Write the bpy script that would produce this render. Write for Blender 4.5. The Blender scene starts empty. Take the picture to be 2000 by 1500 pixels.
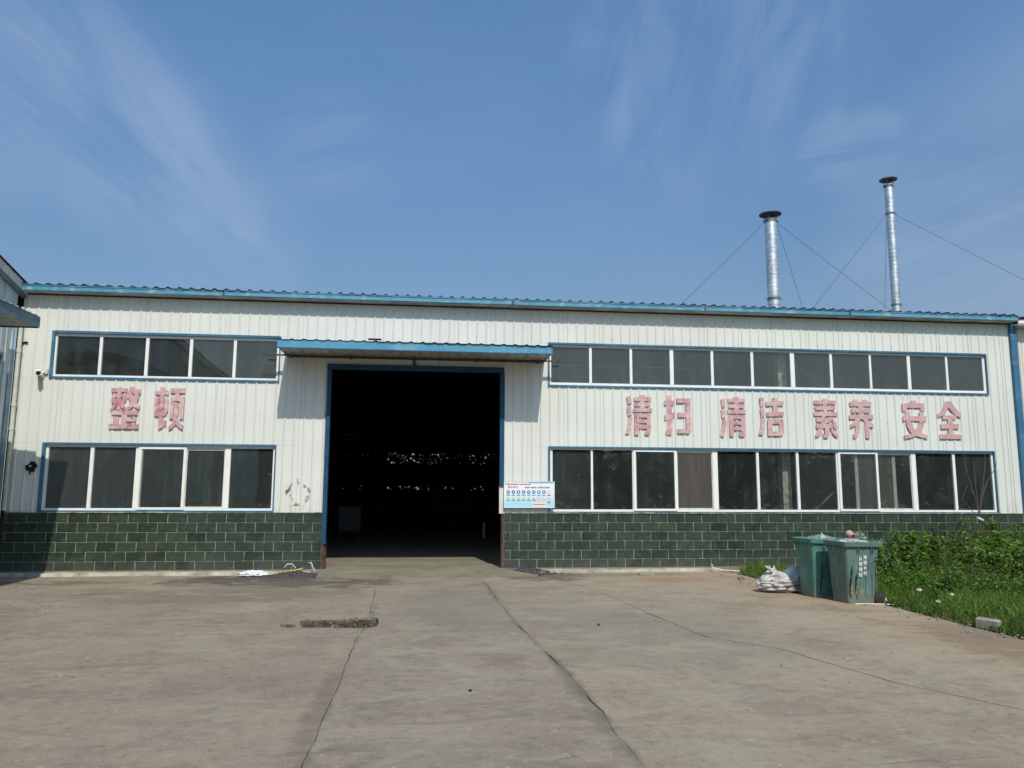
import bpy, bmesh, math, random
import numpy as np
from mathutils import Vector, Matrix

random.seed(7); rng = np.random.default_rng(7)
SC = bpy.context.scene
COL = SC.collection

# ------------------------------------------------------------------ camera
cam_d = bpy.data.cameras.new('camera'); cam = bpy.data.objects.new('camera', cam_d); COL.objects.link(cam)
yaw, pit, roll = 0.1128605, 0.1358211, 0.0046288
CPOS = Vector((8.565, -17.208, 1.742))
fw = Vector((math.sin(yaw)*math.cos(pit), math.cos(yaw)*math.cos(pit), math.sin(pit)))
rt = Vector((math.cos(yaw), -math.sin(yaw), 0)); up = rt.cross(fw)
r2 = rt*math.cos(roll)+up*math.sin(roll); u2 = up*math.cos(roll)-rt*math.sin(roll)
M4 = Matrix((r2, u2, -fw)).transposed().to_4x4(); M4.translation = CPOS
cam.matrix_world = M4
cam_d.sensor_width = 36; cam_d.lens = 27.0; cam_d.clip_start = 0.1; cam_d.clip_end = 3000
SC.camera = cam
SC.render.resolution_x = 1024; SC.render.resolution_y = 768

# ------------------------------------------------------------------ light
LDIR = Vector((-0.13, 1.0, -1.174)).normalized()      # the way the sunlight travels
EL = math.asin(-LDIR.z); AZ = math.atan2(-LDIR.x, -LDIR.y)   # azimuth of the sun from +Y towards +X
sun_d = bpy.data.lights.new('sun', 'SUN'); sun = bpy.data.objects.new('sun', sun_d); COL.objects.link(sun)
sun_d.energy = 3.6; sun_d.angle = math.radians(0.5); sun_d.color = (1.0, 0.945, 0.86)
sun.rotation_euler = LDIR.to_track_quat('-Z', 'Y').to_euler()
sun.location = (12, -20, 25)

W = bpy.data.worlds.new('World'); SC.world = W; W.use_nodes = True
nt = W.node_tree; nt.nodes.clear()
def wn(t, **k):
    n = nt.nodes.new(t)
    for a, b in k.items(): setattr(n, a, b)
    return n
sky = wn('ShaderNodeTexSky', sky_type='NISHITA', sun_disc=False)
sky.sun_elevation = EL; sky.sun_rotation = AZ
sky.air_density = 1.0; sky.dust_density = 1.3; sky.ozone_density = 2.6; sky.altitude = 50
bg = wn('ShaderNodeBackground'); out = wn('ShaderNodeOutputWorld')
bg.inputs['Strength'].default_value = 0.10
tc = wn('ShaderNodeTexCoord')
# thin cirrus: streaky noise in sky directions, thicker in a few lobes
def sky_dir(px, py):
    d = fw*1500 + r2*(px-1000) - u2*(py-750)
    return d.normalized()
def dotn(v):
    n = wn('ShaderNodeVectorMath', operation='DOT_PRODUCT'); n.inputs[1].default_value = v; nt.links.new(tc.outputs['Generated'], n.inputs[0]); return n.outputs['Value']
def streaks(pa, pb, fl, fa, lo, hi, seed):
    t = (sky_dir(*pb)-sky_dir(*pa)).normalized(); m_ = sky_dir((pa[0]+pb[0])/2, (pa[1]+pb[1])/2); s = t.cross(m_).normalized(); w = s.cross(t)
    cx = wn('ShaderNodeCombineXYZ'); nt.links.new(dotn(t*fl), cx.inputs[0]); nt.links.new(dotn(s*fa), cx.inputs[1]); nt.links.new(dotn(w*fl), cx.inputs[2])
    n = wn('ShaderNodeTexNoise'); n.inputs['Scale'].default_value = 1.0; n.inputs['Detail'].default_value = 10; n.inputs['Roughness'].default_value = 0.60; n.inputs['Distortion'].default_value = 0.5
    sh = wn('ShaderNodeVectorMath', operation='ADD'); sh.inputs[1].default_value = (seed, seed*2, 0); nt.links.new(cx.outputs[0], sh.inputs[0]); nt.links.new(sh.outputs[0], n.inputs['Vector'])
    r = wn('ShaderNodeMapRange'); r.inputs['From Min'].default_value = lo; r.inputs['From Max'].default_value = hi; nt.links.new(n.outputs['Fac'], r.inputs['Value']); return r.outputs['Result']
def lobes(L):
    acc = None
    for (px, py, rad, amp) in L:
        m = wn('ShaderNodeMapRange', interpolation_type='SMOOTHERSTEP'); m.inputs['From Min'].default_value = math.cos(math.radians(rad)); m.inputs['From Max'].default_value = 1.0; m.inputs['To Max'].default_value = amp
        nt.links.new(dotn(sky_dir(px, py)), m.inputs['Value'])
        if acc is None: acc = m.outputs['Result']
        else:
            q = wn('ShaderNodeMath', operation='MAXIMUM'); nt.links.new(acc, q.inputs[0]); nt.links.new(m.outputs['Result'], q.inputs[1]); acc = q.outputs[0]
    return acc
def mulv(x, y):
    q = wn('ShaderNodeMath', operation='MULTIPLY', use_clamp=True); nt.links.new(x, q.inputs[0]); nt.links.new(y, q.inputs[1]); return q.outputs[0]
def addv(x, y):
    q = wn('ShaderNodeMath', operation='ADD', use_clamp=True); nt.links.new(x, q.inputs[0]); nt.links.new(y, q.inputs[1]); return q.outputs[0]
c1 = mulv(lobes([(40, 40, 7, .34), (110, 130, 7, .44), (180, 210, 7.5, .50), (250, 280, 7.5, .52), (320, 345, 7, .42), (400, 410, 6.5, .32), (480, 470, 6, .18), (-60, 240, 6, .3), (40, 290, 4.5, .26)]), streaks((60, 60), (430, 400), 2.2, 8.5, .36, .70, 3))
c2 = mulv(lobes([(1245, 110, 6, .19), (1260, 220, 6, .18), (1420, 60, 8, .14), (1520, 120, 7, .18), (1440, 240, 6, .16), (1370, 290, 6, .12)]), streaks((1300, 40), (1230, 330), 6, 24, .42, .72, 8))
c3 = mulv(lobes([(1630, 294, 3.2, .24), (1690, 278, 3, .18), (640, 285, 5, .12)]), streaks((1580, 305), (1720, 270), 4, 22, .40, .66, 5))
c4 = mulv(lobes([(1960, 430, 12, .34), (1850, 470, 9, .24), (2150, 380, 14, .4)]), streaks((1700, 480), (2000, 360), 2.0, 7, .32, .70, 1))
hz = streaks((0, 500), (1500, 520), 1.6, 4, .35, .9, 6); hz2 = wn('ShaderNodeMath', operation='MULTIPLY'); hz2.inputs[1].default_value = .12; nt.links.new(hz, hz2.inputs[0])
cl_all = addv(addv(c1, c2), addv(addv(c3, c4), hz2.outputs[0]))
tint = wn('ShaderNodeMix', data_type='RGBA', blend_type='MULTIPLY'); tint.inputs['Factor'].default_value = 1.0
sx = wn('ShaderNodeSeparateXYZ'); nt.links.new(tc.outputs['Generated'], sx.inputs[0])
er = wn('ShaderNodeMapRange', interpolation_type='SMOOTHSTEP'); er.inputs['From Min'].default_value = 0.05; er.inputs['From Max'].default_value = 0.62; nt.links.new(sx.outputs[2], er.inputs['Value'])
em = wn('ShaderNodeMix', data_type='RGBA'); em.inputs[6].default_value = (0.90, 0.89, 0.84, 1); em.inputs[7].default_value = (1.10, 1.50, 1.67, 1)
nt.links.new(er.outputs['Result'], em.inputs['Factor']); nt.links.new(em.outputs[2], tint.inputs[7])
nt.links.new(sky.outputs['Color'], tint.inputs[6])
mx = wn('ShaderNodeMix', data_type='RGBA'); mx.inputs[7].default_value = (4.6, 5.5, 7.2, 1)
nt.links.new(cl_all, mx.inputs['Factor']); nt.links.new(tint.outputs[2], mx.inputs[6])
nt.links.new(mx.outputs[2], bg.inputs['Color']); nt.links.new(bg.outputs[0], out.inputs['Surface'])

SC.view_settings.view_transform = 'Standard'; SC.view_settings.look = 'None'
SC.view_settings.exposure = 0.0; SC.view_settings.gamma = 1.0; SC.view_settings.use_curve_mapping = False
SC.render.engine = 'CYCLES'
SC.cycles.max_bounces = 8; SC.cycles.transparent_max_bounces = 12

# ------------------------------------------------------------------ material helpers
class Mat:
    def __init__(s, name, rough=0.6, metal=0.0, spec=0.5):
        s.m = bpy.data.materials.new(name); s.m.use_nodes = True; s.t = s.m.node_tree
        s.b = s.t.nodes['Principled BSDF']; s.b.inputs['Roughness'].default_value = rough
        s.b.inputs['Metallic'].default_value = metal; s.b.inputs['Specular IOR Level'].default_value = spec
        s._g = None
    def n(s, t, **k):
        n = s.t.nodes.new(t)
        for a, b in k.items(): setattr(n, a, b)
        return n
    def link(s, a, b): s.t.links.new(a, b)
    def put(s, sock, v):
        if isinstance(v, (int, float)): sock.default_value = v
        elif isinstance(v, (tuple, list)): sock.default_value = tuple(v)+((1,) if len(v) == 3 and sock.type == 'RGBA' else ())
        else: s.link(v, sock)
    def pos(s):                       # world position
        if s._g is None: s._g = s.n('ShaderNodeNewGeometry')
        return s._g.outputs['Position']
    def obj(s): return s.n('ShaderNodeTexCoord').outputs['Object']
    def rand(s): return s.n('ShaderNodeObjectInfo').outputs['Random']
    def map(s, vec, scale=(1, 1, 1), rot=(0, 0, 0), loc=(0, 0, 0)):
        m = s.n('ShaderNodeMapping'); s.link(vec, m.inputs['Vector'])
        m.inputs['Scale'].default_value = scale; m.inputs['Rotation'].default_value = rot; m.inputs['Location'].default_value = loc
        return m.outputs[0]
    def noise(s, vec, scale, detail=5, rough=0.55, dist=0.0):
        n = s.n('ShaderNodeTexNoise'); s.link(vec, n.inputs['Vector'])
        n.inputs['Scale'].default_value = scale; n.inputs['Detail'].default_value = detail
        n.inputs['Roughness'].default_value = rough; n.inputs['Distortion'].default_value = dist
        return n.outputs['Fac']
    def rng(s, v, a, b, c=0.0, d=1.0, smooth=True):
        m = s.n('ShaderNodeMapRange')
        if smooth: m.interpolation_type = 'SMOOTHSTEP'
        s.put(m.inputs['Value'], v); m.inputs['From Min'].default_value = a; m.inputs['From Max'].default_value = b
        m.inputs['To Min'].default_value = c; m.inputs['To Max'].default_value = d
        return m.outputs['Result']
    def math(s, op, a, b=0.0, clamp=False):
        m = s.n('ShaderNodeMath', operation=op, use_clamp=clamp); s.put(m.inputs[0], a); s.put(m.inputs[1], b)
        return m.outputs[0]
    def mix(s, f, a, b, mode='MIX'):
        m = s.n('ShaderNodeMix', data_type='RGBA', blend_type=mode)
        s.put(m.inputs['Factor'], f); s.put(m.inputs[6], a); s.put(m.inputs[7], b)
        return m.outputs[2]
    def sep(s, v):
        x = s.n('ShaderNodeSeparateXYZ'); s.link(v, x.inputs[0]); return x.outputs
    def ell(s, cx, cy, rx, ry, warp=None, wamp=0.3, soft=0.5):   # 1 inside an ellipse on the ground, ragged edge
        o = s.sep(s.pos())
        a = s.math('DIVIDE', s.math('SUBTRACT', o[0], cx), rx); b = s.math('DIVIDE', s.math('SUBTRACT', o[1], cy), ry)
        r = s.math('SQRT', s.math('ADD', s.math('MULTIPLY', a, a), s.math('MULTIPLY', b, b)))
        if warp is not None: r = s.math('ADD', r, s.math('MULTIPLY', s.math('SUBTRACT', warp, 0.5), wamp*4))
        return s.rng(r, 1.0+soft/2, 1.0-soft/2)
    def color(s, c): s.put(s.b.inputs['Base Color'], c)
    def rough(s, v): s.put(s.b.inputs['Roughness'], v)
    def bump(s, h, strength=0.3, dist=0.01):
        b = s.n('ShaderNodeBump'); b.inputs['Strength'].default_value = strength; b.inputs['Distance'].default_value = dist
        s.link(h, b.inputs['Height']); s.link(b.outputs[0], s.b.inputs['Normal'])

def plain(name, c, rough=0.6, metal=0.0, var=0.12, scale=6.0, bump=0.15, spec=0.5):
    m = Mat(name, rough, metal, spec)
    n1 = m.noise(m.pos(), scale, 6, 0.6)
    c2 = tuple(max(0, x*(1-var*2)) for x in c); c3 = tuple(min(1, x*(1+var)) for x in c)
    m.color(m.mix(m.rng(n1, 0.3, 0.7), c2, c3))
    if bump: m.bump(m.noise(m.pos(), scale*8, 4), bump, 0.004)
    return m.m

MT = {}
# white painted ribbed steel
m = Mat('white_sheet_paint', 0.42)
p = m.pos(); o = m.sep(p)
streak = m.noise(m.map(p, (9, 9, 0.5)), 1.5, 6, 0.6)
broad = m.noise(p, 0.7, 4, 0.5)
c = m.mix(m.rng(broad, 0.3, 0.7), (0.665, 0.67, 0.60), (0.72, 0.725, 0.66))
c = m.mix(m.rng(streak, 0.52, 0.75, 0, 0.22), c, (0.57, 0.54, 0.46))
low = m.math('MULTIPLY', m.rng(o[2], 1.55, 1.20), m.rng(m.noise(m.map(p, (5, 5, 1.2)), 2.0, 6, 0.65), 0.42, 0.68))
c = m.mix(m.math('MULTIPLY', low, 0.65), c, (0.40, 0.32, 0.24))
speck = m.rng(m.noise(p, 38, 3, 0.5), 0.70, 0.76, 0, 0.35)
c = m.mix(speck, c, (0.35, 0.30, 0.25))
for (zb, xlo, xhi) in ((4.05, .6, 5.4), (4.07, 11.3, 22.3)):
    sl = m.math('MULTIPLY', m.math('MULTIPLY', m.rng(o[2], zb-.75, zb-.02), m.rng(o[2], zb+.03, zb+.02)), m.math('MULTIPLY', m.rng(o[0], xlo-.05, xlo), m.rng(o[0], xhi+.05, xhi)))
    c = m.mix(m.math('MULTIPLY', sl, m.rng(m.noise(m.map(p, (5, 5, .25)), 2.0, 5, .65), .52, .72, 0, .45)), c, (0.45, 0.44, 0.37))
shv = m.n('ShaderNodeObjectInfo').outputs['Random']
c = m.mix(m.math('MULTIPLY', shv, 0.10), c, (0.60, 0.585, 0.52))
m.color(c); m.bump(m.noise(p, 1.6, 2), 0.10, 0.012); MT['sheet'] = m.m
# weathered blue trim
def bluemat(name, a, b, chalk, amt):
    m = Mat(name, 0.55, spec=0.35); p = m.pos()
    c = m.mix(m.rng(m.noise(p, 1.3, 5), 0.35, 0.65), a, b)
    ch = m.rng(m.noise(m.map(p, (1.5, 1.5, 2)), 2.2, 7, 0.65), 0.5, 0.66)
    c = m.mix(m.math('MULTIPLY', ch, amt), c, chalk)
    rust = m.rng(m.noise(p, 7, 6, 0.7), 0.70, 0.76)
    c = m.mix(m.math('MULTIPLY', rust, 0.6), c, (0.16, 0.08, 0.05))
    m.color(c); m.bump(m.noise(p, 9, 4), 0.12, 0.01); return m.m
MT['blue'] = bluemat('blue_trim_paint', (0.036, 0.125, 0.215), (0.048, 0.155, 0.25), (0.17, 0.30, 0.33), 0.35)
MT['gutter'] = bluemat('blue_gutter_paint', (0.065, 0.245, 0.37), (0.11, 0.30, 0.42), (0.33, 0.46, 0.46), 0.8)
MT['fascia'] = bluemat('blue_fascia_paint', (0.07, 0.26, 0.40), (0.095, 0.30, 0.43), (0.25, 0.43, 0.46), 0.5)
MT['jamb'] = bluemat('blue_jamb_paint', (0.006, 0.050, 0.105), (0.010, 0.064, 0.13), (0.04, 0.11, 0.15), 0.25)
MT['oldblue'] = bluemat('faded_blue_paint', (0.10, 0.165, 0.215), (0.17, 0.25, 0.30), (0.28, 0.31, 0.31), 0.7)
MT['roof'] = plain('dark_blue_roof_sheet', (0.035, 0.06, 0.11), 0.5)
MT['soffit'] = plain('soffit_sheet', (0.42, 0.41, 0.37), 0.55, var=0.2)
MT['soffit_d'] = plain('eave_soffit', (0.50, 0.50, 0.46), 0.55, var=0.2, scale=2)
MT['rust'] = plain('rusty_steel', (0.10, 0.045, 0.035), 0.8, var=0.35, scale=9)
MT['darksteel'] = plain('dark_brown_steel', (0.075, 0.055, 0.05), 0.65, var=0.3)
MT['darksteel2'] = plain('grey_brace_steel', (0.17, 0.165, 0.15), 0.7)
MT['upvc'] = plain('white_window_frame', (0.84, 0.825, 0.77), 0.35, var=0.03, scale=4, bump=0.0)
MT['upvc_old'] = plain('aged_window_frame', (0.62, 0.60, 0.50), 0.45, var=0.08, scale=5, bump=0.0)
MT['black'] = plain('soot_and_shade_black', (0.006, 0.006, 0.007), 0.9, bump=0)  # matte black: soot, lens, and the painted dark inside gap, holes and tears
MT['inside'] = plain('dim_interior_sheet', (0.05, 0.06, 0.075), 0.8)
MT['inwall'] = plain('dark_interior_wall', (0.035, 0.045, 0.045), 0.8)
MT['concol'] = plain('grey_column_plaster', (0.58, 0.54, 0.46), 0.8, var=0.25)
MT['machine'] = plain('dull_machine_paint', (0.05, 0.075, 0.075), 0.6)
MT['floor_in'] = plain('workshop_floor_concrete', (0.16, 0.175, 0.145), 0.75, var=0.28, scale=1.6)
# dusty glass; the film also paints a grey reflection into the panes
m = Mat('dusty_window_glass'); t = m.t; t.nodes.remove(m.b)
tr = m.n('ShaderNodeBsdfTransparent'); tr.inputs[0].default_value = (0.84, 0.86, 0.84, 1)
gl = m.n('ShaderNodeBsdfGlossy'); gl.inputs['Roughness'].default_value = 0.015; gl.inputs[0].default_value = (1.0, 0.98, 0.90, 1)
gw = m.noise(m.pos(), 0.8, 2)
bp = m.n('ShaderNodeBump'); bp.inputs['Strength'].default_value = 0.10; bp.inputs['Distance'].default_value = 0.02; m.link(gw, bp.inputs['Height']); m.link(bp.outputs[0], gl.inputs['Normal'])
df = m.n('ShaderNodeBsdfDiffuse'); df.inputs[0].default_value = (0.42, 0.50, 0.48, 1)
fr = m.n('ShaderNodeFresnel'); fr.inputs['IOR'].default_value = 1.5
m1 = m.n('ShaderNodeMixShader'); bf = m.n('ShaderNodeNewGeometry').outputs['Backfacing']; m.link(m.math('MULTIPLY', m.math('MULTIPLY', fr.outputs[0], 2.5, True), m.math('SUBTRACT', 1.0, bf)), m1.inputs[0]); m.link(tr.outputs[0], m1.inputs[1]); m.link(gl.outputs[0], m1.inputs[2])
d1 = m.noise(m.pos(), 1.2, 8, 0.7, 1.5); d2 = m.noise(m.map(m.pos(), (6, 6, 0.6)), 1.0, 5, 0.6)
wv = m.n('ShaderNodeTexNoise'); wv.inputs['Scale'].default_value = 1.6; wv.inputs['Detail'].default_value = 2; wv.inputs['Distortion'].default_value = 2.2
m.link(m.pos(), wv.inputs['Vector'])
line = m.rng(m.math('ABSOLUTE', m.math('SUBTRACT', wv.outputs['Fac'], 0.56)), 0.004, 0.0, 0, 0.035)
dust = m.math('ADD', m.math('MULTIPLY', m.math('MULTIPLY', m.rng(d1, 0.35, 0.8), m.rng(d2, 0.3, 0.8)), 0.07), m.math('ADD', line, m.math('ADD', 0.020, m.math('MULTIPLY', m.rand(), 0.022))))
m2 = m.n('ShaderNodeMixShader'); m.link(dust, m2.inputs[0]); m.link(m1.outputs[0], m2.inputs[1]); m.link(df.outputs[0], m2.inputs[2])
m.link(m2.outputs[0], t.nodes['Material Output'].inputs['Surface']); MT['glass'] = m.m
# insect screen
m = Mat('brown_insect_screen', 0.8); p = m.pos()
m.color(m.mix(m.rng(m.noise(m.map(p, (8, 8, 0.5)), 2, 5), 0.3, 0.7), (0.055, 0.047, 0.038), (0.08, 0.069, 0.056))); MT['screen'] = m.m
# dark green embossed wall tile
m = Mat('green_glazed_tile', 0.33); p = m.pos()
rv = m.rand()
c = m.mix(rv, (0.014, 0.030, 0.016), (0.034, 0.056, 0.035))
c = m.mix(m.rng(m.noise(p, 3.0, 6, 0.65), 0.45, 0.75, 0, 0.5), c, (0.062, 0.072, 0.060))
o = m.sep(p)
c = m.mix(m.math('MULTIPLY', m.rng(o[2], 0.45, 0.0), m.rng(m.noise(p, 2.2, 5), 0.35, 0.65, 0.2, 0.65)), c, (0.085, 0.085, 0.072))
m.color(c)
q = m.map(m.obj(), (3.0, 1, 15), rot=(0, -0.42, 0)); e1 = m.noise(q, 2.4, 3, 0.55, 0.9)
e2 = m.noise(p, 1.1, 2)
sc_ = m.math('MULTIPLY', m.rng(e1, 0.56, 0.66, 0, 0.6), m.rng(m.noise(p, 4, 3), 0.35, 0.6)); c = m.mix(sc_, c, (0.12, 0.14, 0.12)); m.color(c)
m.bump(e1, 0.55, 0.010); m.rough(m.rng(m.noise(p, 5, 4), 0.3, 0.7, 0.28, 0.5)); MT['tile'] = m.m
MT['mortar'] = plain('beige_tile_mortar', (0.36, 0.34, 0.255), 0.9, var=0.3, scale=5)
MT['footing'] = plain('pale_concrete_footing', (0.47, 0.42, 0.34), 0.9, var=0.22, scale=3)
# yard concrete
def yard(name, tone, tint=(1.00, 0.89, 0.725)):
    m = Mat(name, 0.88, spec=0.25); p = m.pos()
    big = m.noise(p, 0.35, 4, 0.6); mid = m.noise(p, 1.3, 7, 0.65, 0.4); fine = m.noise(p, 9, 8, 0.75); grit = m.noise(p, 70, 4, 0.7)
    strk = m.noise(m.map(p, (0.7, 3.2, 1)), 1.1, 8, 0.7, 0.6)
    c = m.mix(m.rng(big, 0.35, 0.65), tuple(x*0.94 for x in tone), tuple(x*1.06 for x in tone))
    o = m.sep(p)
    c = m.mix(m.math('MULTIPLY', m.rng(o[0], 9.5, 15.5), 0.75), c, (0.335, 0.31, 0.262))
    c = m.mix(m.math('MULTIPLY', m.rng(m.math('ADD', o[0], m.math('MULTIPLY', mid, 1.6)), 14.2, 16.2), 0.6), c, (0.36, 0.285, 0.205))
    c = m.mix(m.rng(mid, 0.48, 0.62, 0, 0.45), c, (0.185, 0.168, 0.155))
    c = m.mix(m.rng(strk, 0.52, 0.66, 0, 0.36), c, (0.165, 0.157, 0.145))
    c = m.mix(m.rng(strk, 0.45, 0.34, 0, 0.34), c, (0.37, 0.345, 0.31))
    c = m.mix(m.rng(fine, 0.53, 0.66, 0, 0.55), c, (0.145, 0.135, 0.125))
    c = m.mix(m.rng(fine, 0.46, 0.34, 0, 0.50), c, (0.40, 0.38, 0.35))
    c = m.mix(m.rng(grit, 0.50, 0.72, 0, 0.40), c, (0.13, 0.12, 0.11))
    c = m.mix(m.rng(grit, 0.45, 0.28, 0, 0.30), c, (0.45, 0.43, 0.40))
    spk = m.rng(m.noise(p, 26, 3, 0.6), 0.68, 0.71, 0, 0.8); c = m.mix(spk, c, (0.07, 0.065, 0.06))
    lsp = m.rng(m.noise(m.map(p, (1, 1, 1), loc=(3, 5, 1)), 18, 3, 0.6), 0.70, 0.73, 0, 0.6); c = m.mix(lsp, c, (0.55, 0.53, 0.49))
    # pale scrapes along tyre tracks
    scr = m.rng(m.noise(m.map(p, (0.35, 7, 1), rot=(0, 0, 0.25)), 1.6, 3, 0.5), 0.735, 0.78, 0, 0.45); c = m.mix(scr, c, (0.46, 0.46, 0.43))
    # stains of coal dust and mud beside the door
    w = m.noise(p, 1.7, 6, 0.65); w2 = m.noise(m.map(p, (0.8, 2.6, 1)), 2.0, 7, 0.7)
    for (cx, cy, rx, ry, col, amt, ww) in [(5.6, -0.95, 2.0, 1.05, (0.085, 0.083, 0.085), 0.9, w), (6.9, -1.8, 1.3, 0.6, (0.105, 0.10, 0.10), 0.7, w2), (6.9, -1.7, 1.3, 0.75, (0.14, 0.13, 0.125), 0.55, w2),
        (4.9, -3.3, 2.3, 1.0, (0.15, 0.14, 0.13), 0.5, w2), (11.2, -0.9, 0.9, 0.75, (0.095, 0.09, 0.088), 0.7, w2), (12.6, -0.7, 1.6, 0.28, (0.12, 0.11, 0.10), 0.4, w2),
        (1.2, -1.3, 1.5, 0.35, (0.12, 0.11, 0.10), 0.65, w2), (13.6, -1.6, 0.8, 0.45, (0.27, 0.20, 0.14), 0.6, w2), (15.6, -8.5, 0.7, 1.6, (0.17, 0.14, 0.115), 0.55, w2),
        (9.6, -5.0, 1.6, 2.0, (0.22, 0.215, 0.205), 0.45, w), (11.6, -7.0, 1.3, 2.4, (0.23, 0.235, 0.215), 0.5, w)]:
        c = m.mix(m.math('MULTIPLY', m.ell(cx, cy, rx, ry, ww, 0.55, 0.55), amt), c, col)
    pat = m.noise(m.map(p, (0.9, 1.6, 1), loc=(9, 2, 0)), 0.8, 7, 0.72, 0.8)
    c = m.mix(m.rng(pat, 0.54, 0.61, 0, 0.5), c, (0.33, 0.335, 0.295))
    c = m.mix(m.rng(pat, 0.43, 0.36, 0, 0.5), c, (0.20, 0.18, 0.165))
    for (cx, cy, rx, ry) in ((7.72, -10.3, .09, 1.2), (10.0, -10.0, .08, 1.8), (9.8, -3.2, .07, 1.3)):
        c = m.mix(m.math('MULTIPLY', m.ell(cx, cy, rx, ry, w2, 0.8, 0.9), 0.4), c, (0.13, 0.12, 0.10))
    tj = m.math('ABSOLUTE', m.math('ADD', m.math('SUBTRACT', o[1], -6.92), m.math('MULTIPLY', m.math('SUBTRACT', mid, .5), .25)))
    c = m.mix(m.math('MULTIPLY', m.math('MULTIPLY', m.rng(tj, .03, .006), m.rng(o[0], 9.9, 9.7)), m.rng(fine, .35, .6, .1, .5)), c, (0.11, 0.10, 0.09))
    for (y0, y1, xa, xb, lo_, hi_) in ((-6.08, -9.77, 9.845, 10.05, 9.0, 1.0), (-6.6, -7.3, 7.84, 7.80, 9.0, 1.0)):
        xm = m.rng(o[1], y0, y1, xa, xb, smooth=False)
        dd = m.math('ABSOLUTE', m.math('ADD', m.math('SUBTRACT', o[0], xm), m.math('MULTIPLY', m.math('SUBTRACT', m.noise(p, 3.5, 6, .7), .5), .16)))
        along = m.math('MULTIPLY', m.rng(o[1], -2.0, -6.5, .1, 1), m.rng(m.noise(p, 1.5, 4, .6), .42, .58, .15, 1))
        c = m.mix(m.math('MULTIPLY', m.math('MULTIPLY', m.rng(dd, .065, .015), along), .42), c, (0.12, 0.108, 0.092))
        c = m.mix(m.math('MULTIPLY', m.math('MULTIPLY', m.rng(m.math('ABSOLUTE', m.math('SUBTRACT', dd, .16)), .10, .0), m.rng(m.noise(p, 4.2, 6, .7), .56, .66)), .5), c, (0.40, 0.375, 0.33))
    # hairline cracks
    v = m.n('ShaderNodeTexVoronoi', feature='DISTANCE_TO_EDGE'); v.inputs['Scale'].default_value = 0.28
    cv = m.n('ShaderNodeVectorMath', operation='ADD'); nn = m.n('ShaderNodeTexNoise'); nn.inputs['Scale'].default_value = 1.6; nn.inputs['Detail'].default_value = 5; m.link(p, nn.inputs['Vector'])
    m.link(p, cv.inputs[0]); m.link(nn.outputs['Color'], cv.inputs[1]); m.link(cv.outputs[0], v.inputs['Vector'])
    hl = m.math('MULTIPLY', m.rng(v.outputs['Distance'], 0.0035, 0.0012), m.rng(m.noise(p, 0.45, 3), 0.48, 0.58))
    c = m.mix(m.math('MULTIPLY', hl, 0.30), c, (0.09, 0.08, 0.075))
    c = m.mix(1.0, c, tint, 'MULTIPLY')
    m.color(c)
    h = m.math('ADD', m.math('MULTIPLY', fine, 0.6), m.math('ADD', m.math('MULTIPLY', grit, 0.35), m.math('MULTIPLY', mid, 1.2)))
    m.bump(h, 0.55, 0.02); return m.m
MT['yard'] = yard('yard_concrete', (0.285, 0.268, 0.238))
MT['yard_left'] = yard('yard_concrete_left', (0.285, 0.264, 0.238), (0.95, 0.84, 0.69))
MT['crackdirt'] = plain('dirt_in_joints', (0.115, 0.10, 0.082), 0.95, var=0.3, scale=14)
MT['far_ground'] = plain('packed_grey_earth', (0.26, 0.24, 0.20), 0.95, var=0.2, scale=0.3)
MT['soil'] = plain('dark_soil', (0.10, 0.08, 0.055), 0.95, var=0.3, scale=5, bump=0.5)
MT['pit'] = plain('crumbled_pit_bed', (0.12, 0.095, 0.07), 0.95, var=0.35, scale=12, bump=0.6)
MT['coal'] = plain('dark_coal_grit', (0.065, 0.062, 0.062), 0.95, var=0.45, scale=30, bump=0.8)
# galvanised flue
m = Mat('galvanised_steel', 0.38, 0.85); p = m.pos()
v = m.n('ShaderNodeTexVoronoi'); v.inputs['Scale'].default_value = 9; m.link(p, v.inputs['Vector'])
m.color(m.mix(m.rng(m.noise(p, 4, 5), 0.3, 0.7), (0.52, 0.55, 0.57), (0.78, 0.80, 0.80))); m.rough(m.rng(v.outputs['Distance'], 0, 0.6, 0.3, 0.5)); MT['galv'] = m.m
MT['capmetal'] = plain('weathered_cap_steel', (0.20, 0.20, 0.17), 0.6, 0.5, var=0.25)
# faded red letter paint
m = Mat('faded_red_letter_paint', 0.6); p = m.pos(); oc = m.obj()
c = m.mix(m.rng(m.noise(p, 2.2, 5, 0.6), 0.38, 0.60), (0.50, 0.235, 0.265), (0.58, 0.37, 0.38))
c = m.mix(m.rng(m.noise(m.map(p, (2.2, 1, 1)), 2.8, 5, 0.7, 0.6), 0.52, 0.64, 0, 0.85), c, (0.37, 0.085, 0.12))
c = m.mix(m.rng(m.noise(m.map(p, (1, 1, 2.0), loc=(4, 4, 4)), 3.0, 6, 0.7, 0.8), 0.49, 0.60, 0, 0.85), c, (0.68, 0.50, 0.41))
fade = m.rng(m.sep(p)[0], 13.0, 18.5); c = m.mix(m.math('MULTIPLY', fade, 0.5), c, (0.58, 0.37, 0.345))
m.color(c); MT['letter'] = m.m
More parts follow.
